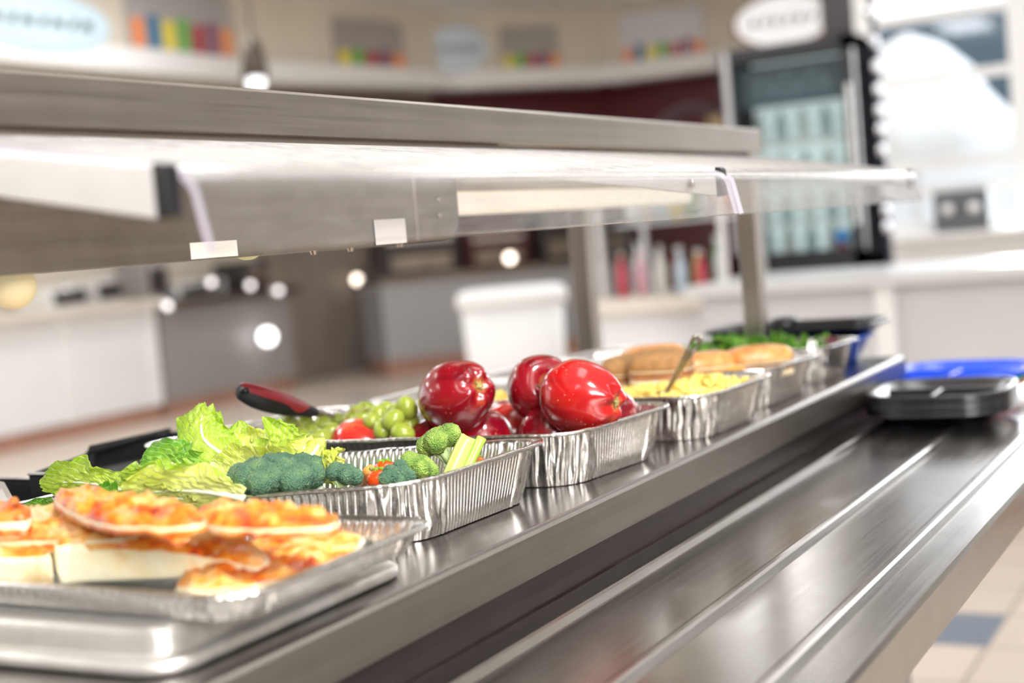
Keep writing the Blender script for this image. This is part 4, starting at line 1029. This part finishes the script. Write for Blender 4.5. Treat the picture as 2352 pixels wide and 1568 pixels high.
# ------------------------------------------------------------------ lunch trays on the slide
def lunch_tray(cx, cy, z, L_, W_, rot, mat, label, group, hang=.02):
    t = thing('lunch_tray', (cx, cy, z), label, 'lunch tray', group, rot=(0, 0, rot))
    def rr(k, zz, r, sq=0.):
        a, b = L_ / 2 - k, W_ / 2 - k
        c = [Vector((-a, -b, zz)), Vector((a, -b, zz)), Vector((a, b, zz)), Vector((-a, b, zz))]
        p = rquad(c, r, [8] * 4, 10)[0]
        return [Vector((q.x * (1 + .10 * (1 - (q.y / b) ** 2)), q.y * (1 + .06 * (1 - (q.x / a) ** 2)), q.z)) for q in p]
    bm = B(); loft(bm, [rr(.032, -hang, .04), rr(.014, -.004, .055), rr(.004, 0, .062), rr(0, -.0035, .066), rr(-.0006, -.002, .066), rr(.001, .0018, .064), rr(.005, .0022, .06), rr(.016, -.0015, .052), rr(.033, -hang + .0015, .04)], True, True, True)
    obj('tray_body', bm, mat, t, True, local=True)
    bm = B(); box(bm, -.004, .004, -W_ / 2 + .02, W_ / 2 - .02, -hang + .002, -.001); box(bm, -L_ / 2 + .02, -.004, -.004, .004, -hang + .002, -.001)
    obj('divider', bm, mat, t, local=True, bevel=.002)
    return t
def tray_stacks():
    MT['tray_black'] = plain('tray_black', (.018, .018, .021), .22, 0, .2, 30)
    MT['tray_blue'] = plain('tray_blue', (.008, .09, .80), .25, 0, .1, 30)
    MT['tray_green'] = plain('tray_green', (.04, .38, .03), .3, 0, .1, 30)
    MT['tray_red'] = plain('tray_red', (.62, .01, .04), .3, 0, .1, 30)
    n = 7
    words = ['lowest', 'second from bottom', 'third from bottom', 'middle', 'third from top', 'second from top', 'topmost']
    for k in range(n):
        lunch_tray(2.255 + .001 * math.sin(k * 2), .500, DZ + .0245 + k * .0046, .215, .205, .03, 'tray_black', 'black lunch tray, %s of the black stack on the slide' % words[k], 'black lunch trays')
    z = DZ + .0225
    for k, (m, lb) in enumerate([('tray_red', 'red lunch tray, bottom of the coloured stack'), ('tray_red', 'red lunch tray, second from the bottom of the coloured stack'), ('tray_green', 'green lunch tray, between the red and blue ones'), ('tray_blue', 'lower blue lunch tray, directly on the green one'), ('tray_blue', 'blue lunch tray on top of the coloured stack')]):
        lunch_tray(2.565 + .004 * (k % 2), .545 - .003 * k, z + k * .0058, .22, .232, -.04, m, lb, 'coloured lunch trays')
tray_stacks()

# ------------------------------------------------------------------ background furniture
def back_counter():
    t = thing('service_counter', (5.5, .6, 0), 'long grey-fronted counter with bright steel top across the aisle', 'counter')
    bm = B(); box(bm, 5.22, 5.95, -3.0, 2.05, .08, .88); obj('cabinet_body', bm, 'grey_panel', t)
    bm = B(); box(bm, 5.15, 6.0, -3.05, 2.1, .88, .925); obj('worktop', bm, plain('pale_steel_top', (.80, .81, .82), .3, .4, .03), t)
    bm = B(); box(bm, 5.24, 5.9, -2.9, 2.0, 0, .08); obj('plinth', bm, 'kick', t)
    bm = B(); box(bm, 5.185, 5.22, 1.30, 1.375, .0, .88); obj('corner_strip', bm, 'white', t)
    for y in (-.4, -2.): bm = B(); box(bm, 5.212, 5.22, y, y + .02, .08, .88); obj('panel_joint', bm, 'grey_dark', t)
    t = thing('display_counter', (6.0, 2.6, 0), 'pale counter with beige top carrying the snacks, behind the steel posts', 'counter')
    bm = B(); box(bm, 5.75, 6.4, 2.14, 2.76, .08, .80); obj('cabinet_body', bm, 'grey_light', t)
    bm = B(); box(bm, 5.70, 6.45, 2.11, 2.80, .80, .86); obj('worktop', bm, 'top_beige', t)
    bm = B(); box(bm, 5.78, 6.38, 2.18, 2.72, 0, .08); obj('plinth', bm, 'kick', t)
    # glass case above it
    t = thing('display_case', (6.15, 2.6, .86), 'glass display case with pale uprights on the beige-topped counter', 'display case')
    for y in (2.16, 2.74):
        for x in (5.8, 6.3): bm = B(); box(bm, x, x + .025, y, y + .025, .862, 1.5); obj('upright', bm, 'arm', t)
    for z_ in (1.18,): bm = B(); box(bm, 5.95, 6.3, 2.18, 2.74, z_, z_ + .012); obj('shelf', bm, 'arm', t)
    bm = B(); box(bm, 5.79, 6.33, 2.15, 2.77, 1.5, 1.53); obj('case_top', bm, 'arm', t)
    bm = B(); box(bm, 5.795, 5.80, 2.19, 2.73, .87, 1.5); obj('glass_front', bm, 'pane', t)
    rnd = random.Random(9)
    cols = [('red', (.62, .03, .07)), ('white', (.8, .8, .78)), ('amber', (.50, .12, .03)), ('pale blue', (.55, .65, .72)), ('yellow', (.75, .55, .15)), ('pink', (.7, .3, .35)), ('green', (.2, .35, .18)), ('cream', (.75, .7, .6))]
    seq = [0, 1, 5, 1, 7, 2, 3, 4, 0, 6, 1]
    used = {}
    for k, ci in enumerate(seq):
        nm, cc = cols[ci]; y = 2.71 - k * .048; x = 5.93 + .08 * (k % 2)
        r = .022 + .006 * rnd.random(); h = .16 + .07 * rnd.random()
        place = ['nearest the left upright', 'second from the left upright', 'third along', 'fourth along', 'fifth along', 'in the middle of the row', 'just right of the amber one', 'fourth from the right end', 'third from the right end', 'next to the last one', 'last at the right end'][k]
        t = thing('drink_bottle', (x, y, .862), '%s bottle in the display case, lower row, %s' % (nm, place), 'bottle', 'bottles in the lower row of the case')
        bm = B(); lathe(bm, [(r * .9, 0), (r, .01), (r, h * .65), (r * .45, h * .85), (r * .4, h)], (x, y, .862), 14); obj('bottle_body', bm, plain('bottle_' + nm.replace(' ', '_') + str(k), cc, .2), t, True)
        bm = B(); lathe(bm, [(r * .46, h), (r * .46, h + .018)], (x, y, .862), 12); obj('cap', bm, 'white' if k % 2 else 'tape', t, True)
    for k in range(7):
        ci = [1, 7, 3, 4, 6, 1, 2][k]; nm, cc = cols[ci]; y = 2.68 - k * .072; x = 6.05
        t = thing('snack_packet', (x, y, 1.193), '%s snack packet on the upper shelf of the case, %s' % (nm, ['leftmost', 'second', 'third', 'middle', 'fifth', 'sixth', 'rightmost'][k]), 'snack packet', 'snack packets on the case shelf')
        bm = B(); loft(bm, [[Vector((x + sx * d_, y + sy * w_, 1.193 + z_)) for sx, sy in ((-1, -1), (1, -1), (1, 1), (-1, 1))] for z_, d_, w_ in ((0, .006, .031), (.03, .022, .033), (.1, .022, .033), (.14, .004, .031))], True, True, True)
        obj('packet_body', bm, plain('packet_' + str(k), cc, .3), t, True)
back_counter()

def fridge():
    t = thing('drinks_fridge', (7.0, 2.05, 0), 'tall black glass-door drinks fridge standing beyond the posts', 'fridge')
    x0, y0, y1, H_ = 6.66, 1.785, 2.44, 1.99
    bm = B(); box(bm, x0 + .05, x0 + .45, y0, y0 + .03, .05, H_); box(bm, x0 + .05, x0 + .45, y1 - .03, y1, .05, H_); box(bm, x0 + .42, x0 + .45, y0, y1, .05, H_); box(bm, x0 + .05, x0 + .45, y0, y1, H_ - .04, H_); box(bm, x0 + .05, x0 + .45, y0, y1, .05, .95)
    obj('cabinet', bm, plain('fridge_black', (.02, .02, .024), .8, 0, .2, 8, 0.), t)
    bm = B(); box(bm, x0 + .03, x0 + .05, y0 + .01, y1 - .01, .97, .99)
    box(bm, x0, x0 + .045, y0, y0 + .055, .45, H_ - .01); box(bm, x0, x0 + .045, y1 - .055, y1, .45, H_ - .01); box(bm, x0, x0 + .045, y0, y1, H_ - .07, H_ - .01); box(bm, x0, x0 + .045, y0, y1, .45, .98)
    d = obj('door', bm, plain('black_door_frame', (.03, .03, .037), .35), t)
    bm = B(); box(bm, x0 + .015, x0 + .02, y0 + .055, y1 - .055, .98, H_ - .07); obj('door_glass', bm, 'pane', d)
    bm = B(); box(bm, x0 - .04, x0 - .02, y0 + .012, y0 + .03, 1.1, 1.75); obj('handle', bm, 'arm', d)
    bm = B(); box(bm, x0 - .004, x0 + .0, y1 - .05, y1 - .02, 1.0, 1.98); obj('frame_strip', bm, 'grey_panel', d)
    bm = B(); box(bm, x0 + .10, x0 + .11, y0 + .05, y1 - .05, 1.70, 1.90); s = obj('header_panel', bm, plain('header_teal', (.07, .11, .12), .4), t)
    # dim, unreadable header lettering
    for k in range(6):
        bm = B(); yy = y1 - .14 - k * .065; box(bm, x0 + .095, x0 + .10, yy - .035, yy - .012, 1.76, 1.84); box(bm, x0 + .095, x0 + .10, yy - .035, yy, 1.79 + .02 * (k % 2), 1.81 + .02 * (k % 2)); obj('header_letter', bm, plain('dim_letter', (.20, .26, .27), .5), s)
    bm = B(); box(bm, x0 + .36, x0 + .41, y0 + .04, y1 - .04, .95, H_ - .05); obj('back_liner', bm, emit('glow_liner', (.60, .70, .67), .62), t)  # back wall given its own glow to lighten the fridge interior
    for z_ in (1.12, 1.32, 1.52): bm = B(); box(bm, x0 + .12, x0 + .35, y0 + .04, y1 - .04, z_, z_ + .01); obj('shelf', bm, 'arm', t)
    MT['tealb'] = plain('teal_drink', (.42, .58, .56), .25); MT['pwhite'] = plain('pale_drink', (.62, .72, .68), .25)
    for zi, z_ in enumerate((.962, 1.131, 1.331, 1.531)):
        for k in range(5):
            y = y1 - .1 - k * .112
            nm = 'water' if (k + zi) % 2 else 'teal'
            row = ['bottom', 'second', 'third', 'top'][zi]; pl = ['leftmost', 'second from left', 'in the middle', 'fourth from left', 'rightmost'][k]
            tt = thing('chilled_bottle', (x0 + .25, y, z_), '%s bottle on the %s row in the drinks fridge, %s' % (nm, row, pl), 'bottle', 'bottles inside the drinks fridge')
            bm = B(); lathe(bm, [(.03, 0), (.032, .01), (.032, .09), (.014, .125), (.013, .15)], (x0 + .25, y, z_), 14); obj('bottle_body', bm, 'tealb' if nm == 'teal' else 'pwhite', tt, True)
    tt = thing('drink_bottle', (x0 + .09, y0 + .13, 1.04), 'bright blue round bottle top low in the fridge door', 'bottle')
    bm = B(); lathe(bm, [(.036 * math.sin(a), -.036 * math.cos(a)) for a in [PI * k / 12 for k in range(1, 12)]], (x0 + .09, y0 + .13, 1.045), 18); o = obj('round_top', bm, plain('bright_blue', (.02, .35, .85), .3), tt, True)
    bm = B(); lathe(bm, [(.03, .96), (.03, 1.012)], (x0 + .09, y0 + .13, 0), 16); obj('bottle_body', bm, 'red_rubber', tt, True)
    # slim rail added beside the fridge, its chrome balls make bright blobs
    t = thing('highlight_rail', (6.95, 1.74, 0), 'slim added rail of chrome balls making bright spots between fridge and windows', 'rail')
    MT['chrome'] = plain('chrome', (.85, .86, .9), .12, 1, .02)
    bm = B(); box(bm, 6.95, 6.98, 1.735, 1.765, .0, 2.9); obj('upright', bm, plain('violet_black', (.045, .04, .07), .5), t)
    for k, z_ in enumerate([1.07, 1.15, 1.24, 1.44, 1.54, 1.63, 1.73, 1.84, 1.96, 2.1]):
        bm = B(); lathe(bm, [(.03 * math.sin(q), -.03 * math.cos(q)) for q in [PI * i / 10 for i in range(1, 10)]], (6.90, 1.75, z_), 14); h_ = obj('highlight_ball', bm, 'chrome', t, True)
        bm = B(); tube(bm, [(6.92, 1.75, z_), (6.95, 1.75, z_)], .008, 6); obj('hook_arm', bm, 'chrome', h_, True)
fridge()

def bin_and_left():
    t = thing('white_bin', (7.1, 3.95, 0), 'white lidded bin standing on the floor left of the steel post', 'bin')
    a, b_ = Vector((6.84, 4.165, 0)), Vector((7.14, 3.61, 0)); d = (b_ - a); n = Vector((-d.y, d.x, 0)).normalized() * .5
    if n.x < 0: n = -n
    bm = B(); cc = [a, b_, b_ + n, a + n]; cen = sum(cc, Vector()) / 4
    def rg_(k, z_): return rquad([cen + (p - cen) * k + Vector((0, 0, z_)) for p in cc], .05, [4] * 4, 5)[0]
    loft(bm, [rg_(.82, .01), rg_(.93, .82), rg_(.9, .82)], True, True, True); obj('bin_body', bm, 'white', t, True)
    bm = B(); loft(bm, [rg_(.98, .80), rg_(1.0, .81), rg_(1.0, .86), rg_(.96, .885), rg_(.8, .895)], True, True, True); obj('lid', bm, 'white', t, True)
    # left run of counters
    t = thing('wall_counter', (7.4, 8.0, 0), 'pale panelled counter along the left wall', 'counter')
    bm = B(); box(bm, 4.6, 8.45, 7.95, 8.5, .12, .90); obj('cabinet_body', bm, 'grey_light', t)
    bm = B(); box(bm, 4.55, 8.5, 7.85, 8.5, .90, .955); obj('worktop', bm, 'top_beige', t)
    bm = B(); box(bm, 4.6, 8.45, 7.97, 8.5, 0, .12); obj('plinth', bm, 'kick', t)
    for x in (5.6, 6.5, 7.45, 8.37):
        bm = B(); box(bm, x, x + .08, 7.925, 7.95, .12, .90); obj('divider_strip', bm, 'white', t)
    t = thing('steel_counter', (9.3, 8.0, 0), 'dark grey panelled counter with steel top, right of the pale one', 'counter')
    bm = B(); box(bm, 8.52, 10.2, 7.95, 8.5, .12, .88); obj('cabinet_body', bm, 'grey_dark', t)
    bm = B(); box(bm, 8.5, 10.25, 7.85, 8.5, .88, .93); obj('worktop', bm, 'steel', t)
    bm = B(); box(bm, 8.52, 10.2, 7.97, 8.5, 0, .12); obj('plinth', bm, 'kick', t)
    kb = at(650, 771, 12.2); bm = B(); lathe(bm, [(.07 * math.sin(a), -.07 * math.cos(a)) for a in [PI * k / 12 for k in range(1, 12)]], (kb.x, 7.82, kb.z), 18)
    tt = thing('glint_globe', (kb.x, 7.86, kb.z), 'small globe glowing as a bright glint on the end of the dark grey counter', 'lamp')
    obj('globe', bm, emit('glint_white', (1, 1, 1), 4), tt, True)  # glowing globe stands in for a bright blurred highlight
    bm = B(); tube(bm, [(kb.x, 7.84, kb.z), (kb.x, 7.95, kb.z)], .02, 8); obj('globe_mount', bm, 'dark', tt)
    t = thing('cook_counter', (12, 7.8, 0), 'grey cooking counter far back below the burgundy wall', 'counter')
    ang = math.atan2(6.75 - 7.75, 12.9 - 11.4)
    a, b_ = Vector((10.95, 7.45, 0)), Vector((13.3, 5.75, 0)); d = (b_ - a).normalized(); n = Vector((-d.y, d.x, 0)); n = -n if n.x + n.y < 0 else n
    def seg(nm, off, dep, z0, z1, mat, par, s0=0., s1=1.):
        p = a.lerp(b_, s0) + n * off; q = a.lerp(b_, s1) + n * off; bm = B()
        loft(bm, [[v + Vector((0, 0, z_)) for v in (p, q, q + n * dep, p + n * dep)] for z_ in (z0, z1)], True, True, True); return obj(nm, bm, mat, par)
    seg('cabinet_body', .03, .6, .15, .86, plain('mid_grey', (.36, .36, .37), .4), t); seg('worktop', 0, .65, .86, .92, 'steel', t); seg('plinth', .05, .5, 0, .15, 'kick', t)
    names = [('oven', 'black oven with a steel door on the far cooking counter', 'dark', .03, .30, .42), ('fryer', 'low dark red-black fryer in the middle of the far cooking counter', None, .33, .56, .36), ('griddle', 'black griddle hood with pale front at the right of the far cooking counter', 'dark', .60, .97, .5)]
    for nm, lb, mt, s0, s1, hh in names:
        p = a.lerp(b_, (s0 + s1) / 2); tt = thing(nm, (p.x, p.y, .922), lb, nm)
        seg('oven_body', .15, .4, .922, .922 + hh, mt or plain('oxblood_enamel', (.07, .012, .015), .3), tt, s0, s1)
        seg('front_plate', .14, .01, .97, .97 + hh * .35, 'steel_old', tt, s0 + .03, s1 - .03)
        seg('control_strip', .135, .015, .922 + hh * .75, .922 + hh * .85, 'arm', tt, s0 + .02, s1 - .02)
    for px, py, dd, lb in ((820, 642, 14.0, 'small globe glowing as a warm glint at the left end of the far cooking counter'), (1171, 592, 13.0, 'small globe glowing as a warm glint above the white bin')):
        p = at(px, py, dd); tt = thing('glint_globe', p, lb, 'lamp')
        bm = B(); lathe(bm, [(.04 * math.sin(q), -.04 * math.cos(q)) for q in [PI * k / 12 for k in range(1, 12)]], p, 16); obj('globe', bm, emit('glint_warm', (1, .85, .72), 5), tt, True)  # warm glow added for a blurred highlight
        bm = B(); tube(bm, [p, (p.x, p.y, .93)], .008, 6); obj('globe_stalk', bm, 'steel_post', tt)
    # equipment on the left counters
    items = [(120, 625, 11.0, .40, .16, 'white', 'warming_cabinet', 'white warming cabinet on the pale wall counter', 'cabinet'), (215, 640, 11.3, .30, .20, 'arm', 'toaster', 'pale steel toaster beside the white warming cabinet', 'toaster'),
             (430, 650, 11.9, .62, .13, 'arm', 'food_warmer', 'long bright steel food warmer on the dark grey counter', 'food warmer'), (560, 640, 12.2, .34, .26, 'dark', 'coffee_machine', 'dark coffee machine behind the steel food warmer', 'coffee machine'), (330, 640, 11.6, .24, .34, 'grey_dark', 'drink_dispenser', 'grey drink dispenser left of the steel food warmer', 'dispenser')]
    for px, py, dd, w_, h_, mt, nm, lb, ct in items:
        p = at(px, py, dd); x = p.x * 8.15 / p.y; zt = .956 if x < 8.5 else .931
        tt = thing(nm, (x, 8.15, zt), lb, ct)
        bm = B(); box(bm, x - w_ / 2, x + w_ / 2, 8.0, 8.35, zt, zt + h_); obj('appliance_body', bm, mt, tt, bevel=.015)
        bm = B(); box(bm, x - w_ * .4, x + w_ * .4, 7.98, 7.999, zt + h_ * .2, zt + h_ * .75); obj('front_door', bm, 'dark' if mt != 'dark' else 'steel_post', tt)
        bm = B(); tube(bm, [(x - w_ * .3, 7.96, zt + h_ * .85), (x + w_ * .3, 7.96, zt + h_ * .85)], .01, 8); obj('handle', bm, MT['chrome'], tt, True)
    bm = B(); p = at(745, 720, 13.0); box(bm, 10.45, 11.0, 8.36, 8.42, 0, 2.1); struct(obj('door_1', bm, 'brown'))
    for px, py, dd in ((385, 702, 11.6), (640, 667, 12.3), (575, 655, 12.1), (485, 648, 11.9)):
        p = at(px, py, dd); s = 7.83 / p.y; q = CAM + (p - CAM) * s
        tt = thing('glint_globe', q, {385: 'small globe glowing as a pale glint on the front edge of the left counters', 640: 'glint globe at the right end of the dark grey counter top', 575: 'glint globe in front of the dark coffee machine', 485: 'glint globe at the right end of the steel food warmer'}[px], 'lamp')
        bm = B(); lathe(bm, [(.028 * math.sin(a_), -.028 * math.cos(a_)) for a_ in [PI * k / 12 for k in range(1, 12)]], q, 16); obj('globe', bm, emit('glint_pale', (1, .95, .95), 2.2), tt, True)  # pale glow added for a blurred highlight
        bm = B(); tube(bm, [q, (q.x, q.y, .93)], .006, 6); obj('globe_stalk', bm, 'steel_post', tt)
bin_and_left()

# ------------------------------------------------------------------ pictures, signs on the bulkhead
def on_bulk(px, py):
    """point on the bulkhead front seen at a picture place"""
    best = None
    r = ROT @ Vector((px - 1176, -(py - 784), -FPX))
    for a, b_ in zip(Q, Q[1:]):
        a = Vector((*a, 0)); b2 = Vector((*b_, 0)); d = b2 - a; n = Vector((-d.y, d.x, 0))
        den = r.dot(n)
        if abs(den) < 1e-6: continue
        t = (a - CAM).dot(n) / den
        h = CAM + r * t; s = (h - a).dot(d) / d.dot(d)
        if t > 0 and -.02 <= s <= 1.02 and (best is None or t < best[0]):
            nn = n.normalized(); nn = -nn if nn.x + nn.y > 0 else nn
            best = (t, h, d.normalized(), nn)
    return best
def signs():
    jar = [('orange', (.85, .28, .10)), ('blue', (.05, .18, .32)), ('yellow', (.80, .68, .05)), ('green', (.15, .42, .06)), ('red', (.42, .02, .04)), ('purple', (.25, .08, .16)), ('orange', (.85, .30, .10))]
    def panel(px0, px1, y0, y1, label, bgc, sub=0):
        t_, h, d, n = on_bulk((px0 + px1) / 2, (y0 + y1) / 2)
        h0 = on_bulk(px0, (y0 + y1) / 2)[1]; h1 = on_bulk(px1, (y0 + y1) / 2)[1]
        wd = (Vector((h1.x, h1.y, 0)) - Vector((h0.x, h0.y, 0))); L = wd.length; d = wd.normalized(); 
        zt = on_bulk((px0 + px1) / 2, y0)[1].z; zb = on_bulk((px0 + px1) / 2, y1)[1].z
        n = Vector((d.y, -d.x, 0)); n = -n if n.x + n.y > 0 else n
        t = thing('wall_picture', h + n * .02, label, 'picture', 'pictures on the bulkhead')
        def bx(nm, u0, u1, v0, v1, o0, o1, mat):
            bm = B(); P_ = lambda u, v, o: Vector((h0.x, h0.y, 0)) + d * L * u + n * o + Vector((0, 0, zb + (zt - zb) * v))
            loft(bm, [[P_(u0, v0, o), P_(u1, v0, o), P_(u1, v1, o), P_(u0, v1, o)] for o in (o0, o1)], True, True, True); return obj(nm, bm, mat, t)
        bx('picture_board', 0, 1, 0, 1, .01, .04, plain('board_' + label[:8], bgc, .5, 0, .04, 2))
        js = jar[sub:]; m = len(js)
        for k, (nm, cc) in enumerate(js):
            u = (k + .5) / m; bx('painted_jar', u - .36 / m, u + .40 / m, .06, .40 + .05 * (k % 2), .04, .045, plain('jar_' + nm + str(k), cc, .5))
    panel(285, 520, -60, 130, 'picture of coloured jars, largest, on the left part of the bulkhead', (.42, .41, .41))
    panel(765, 920, 48, 170, 'grey picture of coloured jars left of the far oval sign', (.36, .34, .33), 2)
    panel(1150, 1280, 62, 172, 'small grey picture of jars right of the far oval sign', (.38, .36, .34), 2)
    panel(1428, 1620, 22, 155, 'pale picture of coloured jars beside the white oval sign', (.66, .66, .70), 0)
    def oval(px, py, w_, h_, label, col, red_back, txt):
        t_, h, d, n = on_bulk(px, py); k = (h - CAM).length / FPX * .97
        t = thing('oval_sign', h + n * .03, label, 'sign', 'oval signs')
        rx, rz = w_ * k / 2 / max(.5, abs(d.dot(VR))), h_ * k / 2
        def el(nm, sx, o0, o1, mat, du=0, dz=0, par=t):
            bm = B(); rings = []
            for o, s_ in ((o0, sx), (o1 - .01, sx), (o1, sx * .95)):
                rings.append([h + d * (du + math.cos(a) * rx * s_) + Vector((0, 0, dz + math.sin(a) * rz * s_)) + n * o for a in [2 * PI * i / 48 for i in range(48)]])
            loft(bm, rings, True, True, True); return obj(nm, bm, mat, par, True)
        el('sign_back', 1.0, .005, .03, MT['cream'] if not red_back else 'red_rubber', -rx * .22 if not red_back else 0, 0)
        f = el('sign_face', .93, .03, .08, emit('sign_' + label[:6], col, .62 if red_back else .22), 0, 0)  # face given its own glow to look as bright as a highlight
        for i in range(txt):
            u = (i / (txt - 1) - .5) * rx * 1.15
            bm = B(); ww = rx * .055
            c = h + d * u + n * .085; sl = .25 * rz
            pts = [(-ww, -rz * .16), (ww * .3, -rz * .16), (ww * 1.3, rz * .16), (0, rz * .16)] if i % 2 else [(-ww * 1.3, -rz * .13), (ww, -rz * .15), (ww, rz * .12), (-ww * .6, rz * .14)]
            loft(bm, [[c + d * a + Vector((0, 0, b2)) + n * o for a, b2 in pts] for o in (-.01, .005)], True, True, True)
            obj('lettering', bm, plain('sign_letter', (.05, .07, .07), .5), f)
        return t
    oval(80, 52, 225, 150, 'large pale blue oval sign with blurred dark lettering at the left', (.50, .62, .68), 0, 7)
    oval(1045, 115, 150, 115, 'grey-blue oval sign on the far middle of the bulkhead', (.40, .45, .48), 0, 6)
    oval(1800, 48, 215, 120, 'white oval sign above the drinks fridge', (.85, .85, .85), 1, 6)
    for px0, px1, py0, py1, nm in ((190, 218, 5, 75, 'a'), (955, 985, 85, 150, 'b')):
        pass
    # black fascia behind the left sign's foot
    t_, h, d, n = on_bulk(85, 110); bm = B(); h0 = on_bulk(-60, 110)[1]; h1 = on_bulk(178, 110)[1]
    z0, z1 = on_bulk(60, 128)[1].z, on_bulk(60, 80)[1].z; dd = Vector((h1.x - h0.x, h1.y - h0.y, 0))
    loft(bm, [[Vector((h0.x, h0.y, z)) + n * o, Vector((h0.x, h0.y, z)) + dd + n * o] [::1] + [Vector((h0.x, h0.y, z)) + dd + n * (o + .02), Vector((h0.x, h0.y, z)) + n * (o + .02)] for z, o in ((z0, .005), (z1, .005))], True, True, True)
    tagp(obj('sign_plinth', bm, 'black_mat'), 'black panel below the large pale blue oval sign', 'panel')
    # pendant lamp near the inner corner
    p = at(588, 190, 9.5); t = thing('pendant_lamp', p, 'dark hanging lamp with a glowing bulb above the steel shelf at left', 'lamp')
    bm = B(); tube(bm, [p + UP * .30, (p.x, p.y, 3.45)], .008, 6); obj('cord', bm, 'dark', t)
    bm = B(); lathe(bm, [(.02, .30), (.055, .26), (.085, .12), (.09, .03), (.084, .03), (.05, .22)], p, 20, cap=False); obj('lamp_shade', bm, plain('bronze_shade', (.10, .08, .065), .4, .5), t, True)
    bm = B(); lathe(bm, [(.062 * math.sin(a), -.062 * math.cos(a)) for a in [PI * k / 12 for k in range(1, 12)]], p + UP * .0, 18); obj('bulb', bm, emit('lamp_bulb', (.95, .97, 1), 1.6), t, True)
signs()
def red_wall_disc():
    # pale ring on the burgundy wall with a cream card
    p = at(1520, 290, 14.4); t = thing('wall_emblem', p, 'pale ring emblem on the burgundy tiled wall', 'emblem')
    bm = B()
    for rr_, wd in ((.42, .02), (.36, .015)):
        pts = [Vector((14.28, p.y + .25 * 0 + math.cos(a) * rr_ * 1.1, p.z - .18 + math.sin(a) * rr_)) for a in [2 * PI * i / 40 for i in range(41)]]
        tube(bm, pts, wd, 6, False)
    obj('ring', bm, plain('lilac_grey', (.32, .25, .29), .5), t, True)
    bm = B(); y = at(1622, 300, 14.4).y; z = p.z; box(bm, 14.2, 14.28, y - .18, y + .18, z - .25, z + .10); tagp(obj('menu_card', bm, plain('straw', (.70, .55, .32), .6), None, bevel=.03), 'straw-coloured card on the burgundy wall beside the fridge', 'card')
red_wall_disc()

# ceiling lights
def ceiling_lights():
    k = 0
    em1 = emit('troffer_diffuser', (.97, .985, 1), 4.2); em2 = emit('troffer_diffuser_bright', (.97, .985, 1), 13.5)
    for x in (-1.5, 1.5, 4.5, 7.5, 10.5):
        for y in (-2.5, .6, 3.7, 6.6):
            if (x, y) == (10.5, 6.6): continue
            t = thing('ceiling_light', (x, y, 3.45), 'long recessed ceiling light panel', 'ceiling light', 'recessed ceiling lights')
            bm = B(); box(bm, x - .64, x + .64, y - .33, y + .33, 3.43, 3.45); obj('frame', bm, 'white', t)
            bm = B(); box(bm, x - .60, x + .60, y - .29, y + .29, 3.42, 3.4301); obj('diffuser', bm, em2 if y > 3 else em1, t)
ceiling_lights()
# daylight through the windows of the hall, and an added key light on the food
area('window_light_right', (8.8, .75, 1.75), (2, .9, .9), 1.7, 2.6, 90, (.97, .99, 1))
area('added_food_key', (.35, -.75, 3.25), (1.2, .8, .92), .45, .45, 9, (1, .995, .98), 55)  # unseen key light added to brighten the food
area('window_light_behind', (-2.3, -3.0, 2.5), (1.2, .9, .9), 2.6, 1.5, 240, (1, .995, .985))

# ------------------------------------------------------------------ render look
sc.view_settings.view_transform = 'Standard'; sc.view_settings.look = 'None'
sc.view_settings.gamma = 1; sc.view_settings.exposure = .30; sc.view_settings.use_curve_mapping = False
sc.cycles.use_denoising = True
sc.cycles.max_bounces = 8; sc.cycles.transparent_max_bounces = 12; sc.cycles.glossy_bounces = 5; sc.cycles.diffuse_bounces = 4
sc.cycles.sample_clamp_indirect = 6; sc.cycles.caustics_reflective = False; sc.cycles.caustics_refractive = False
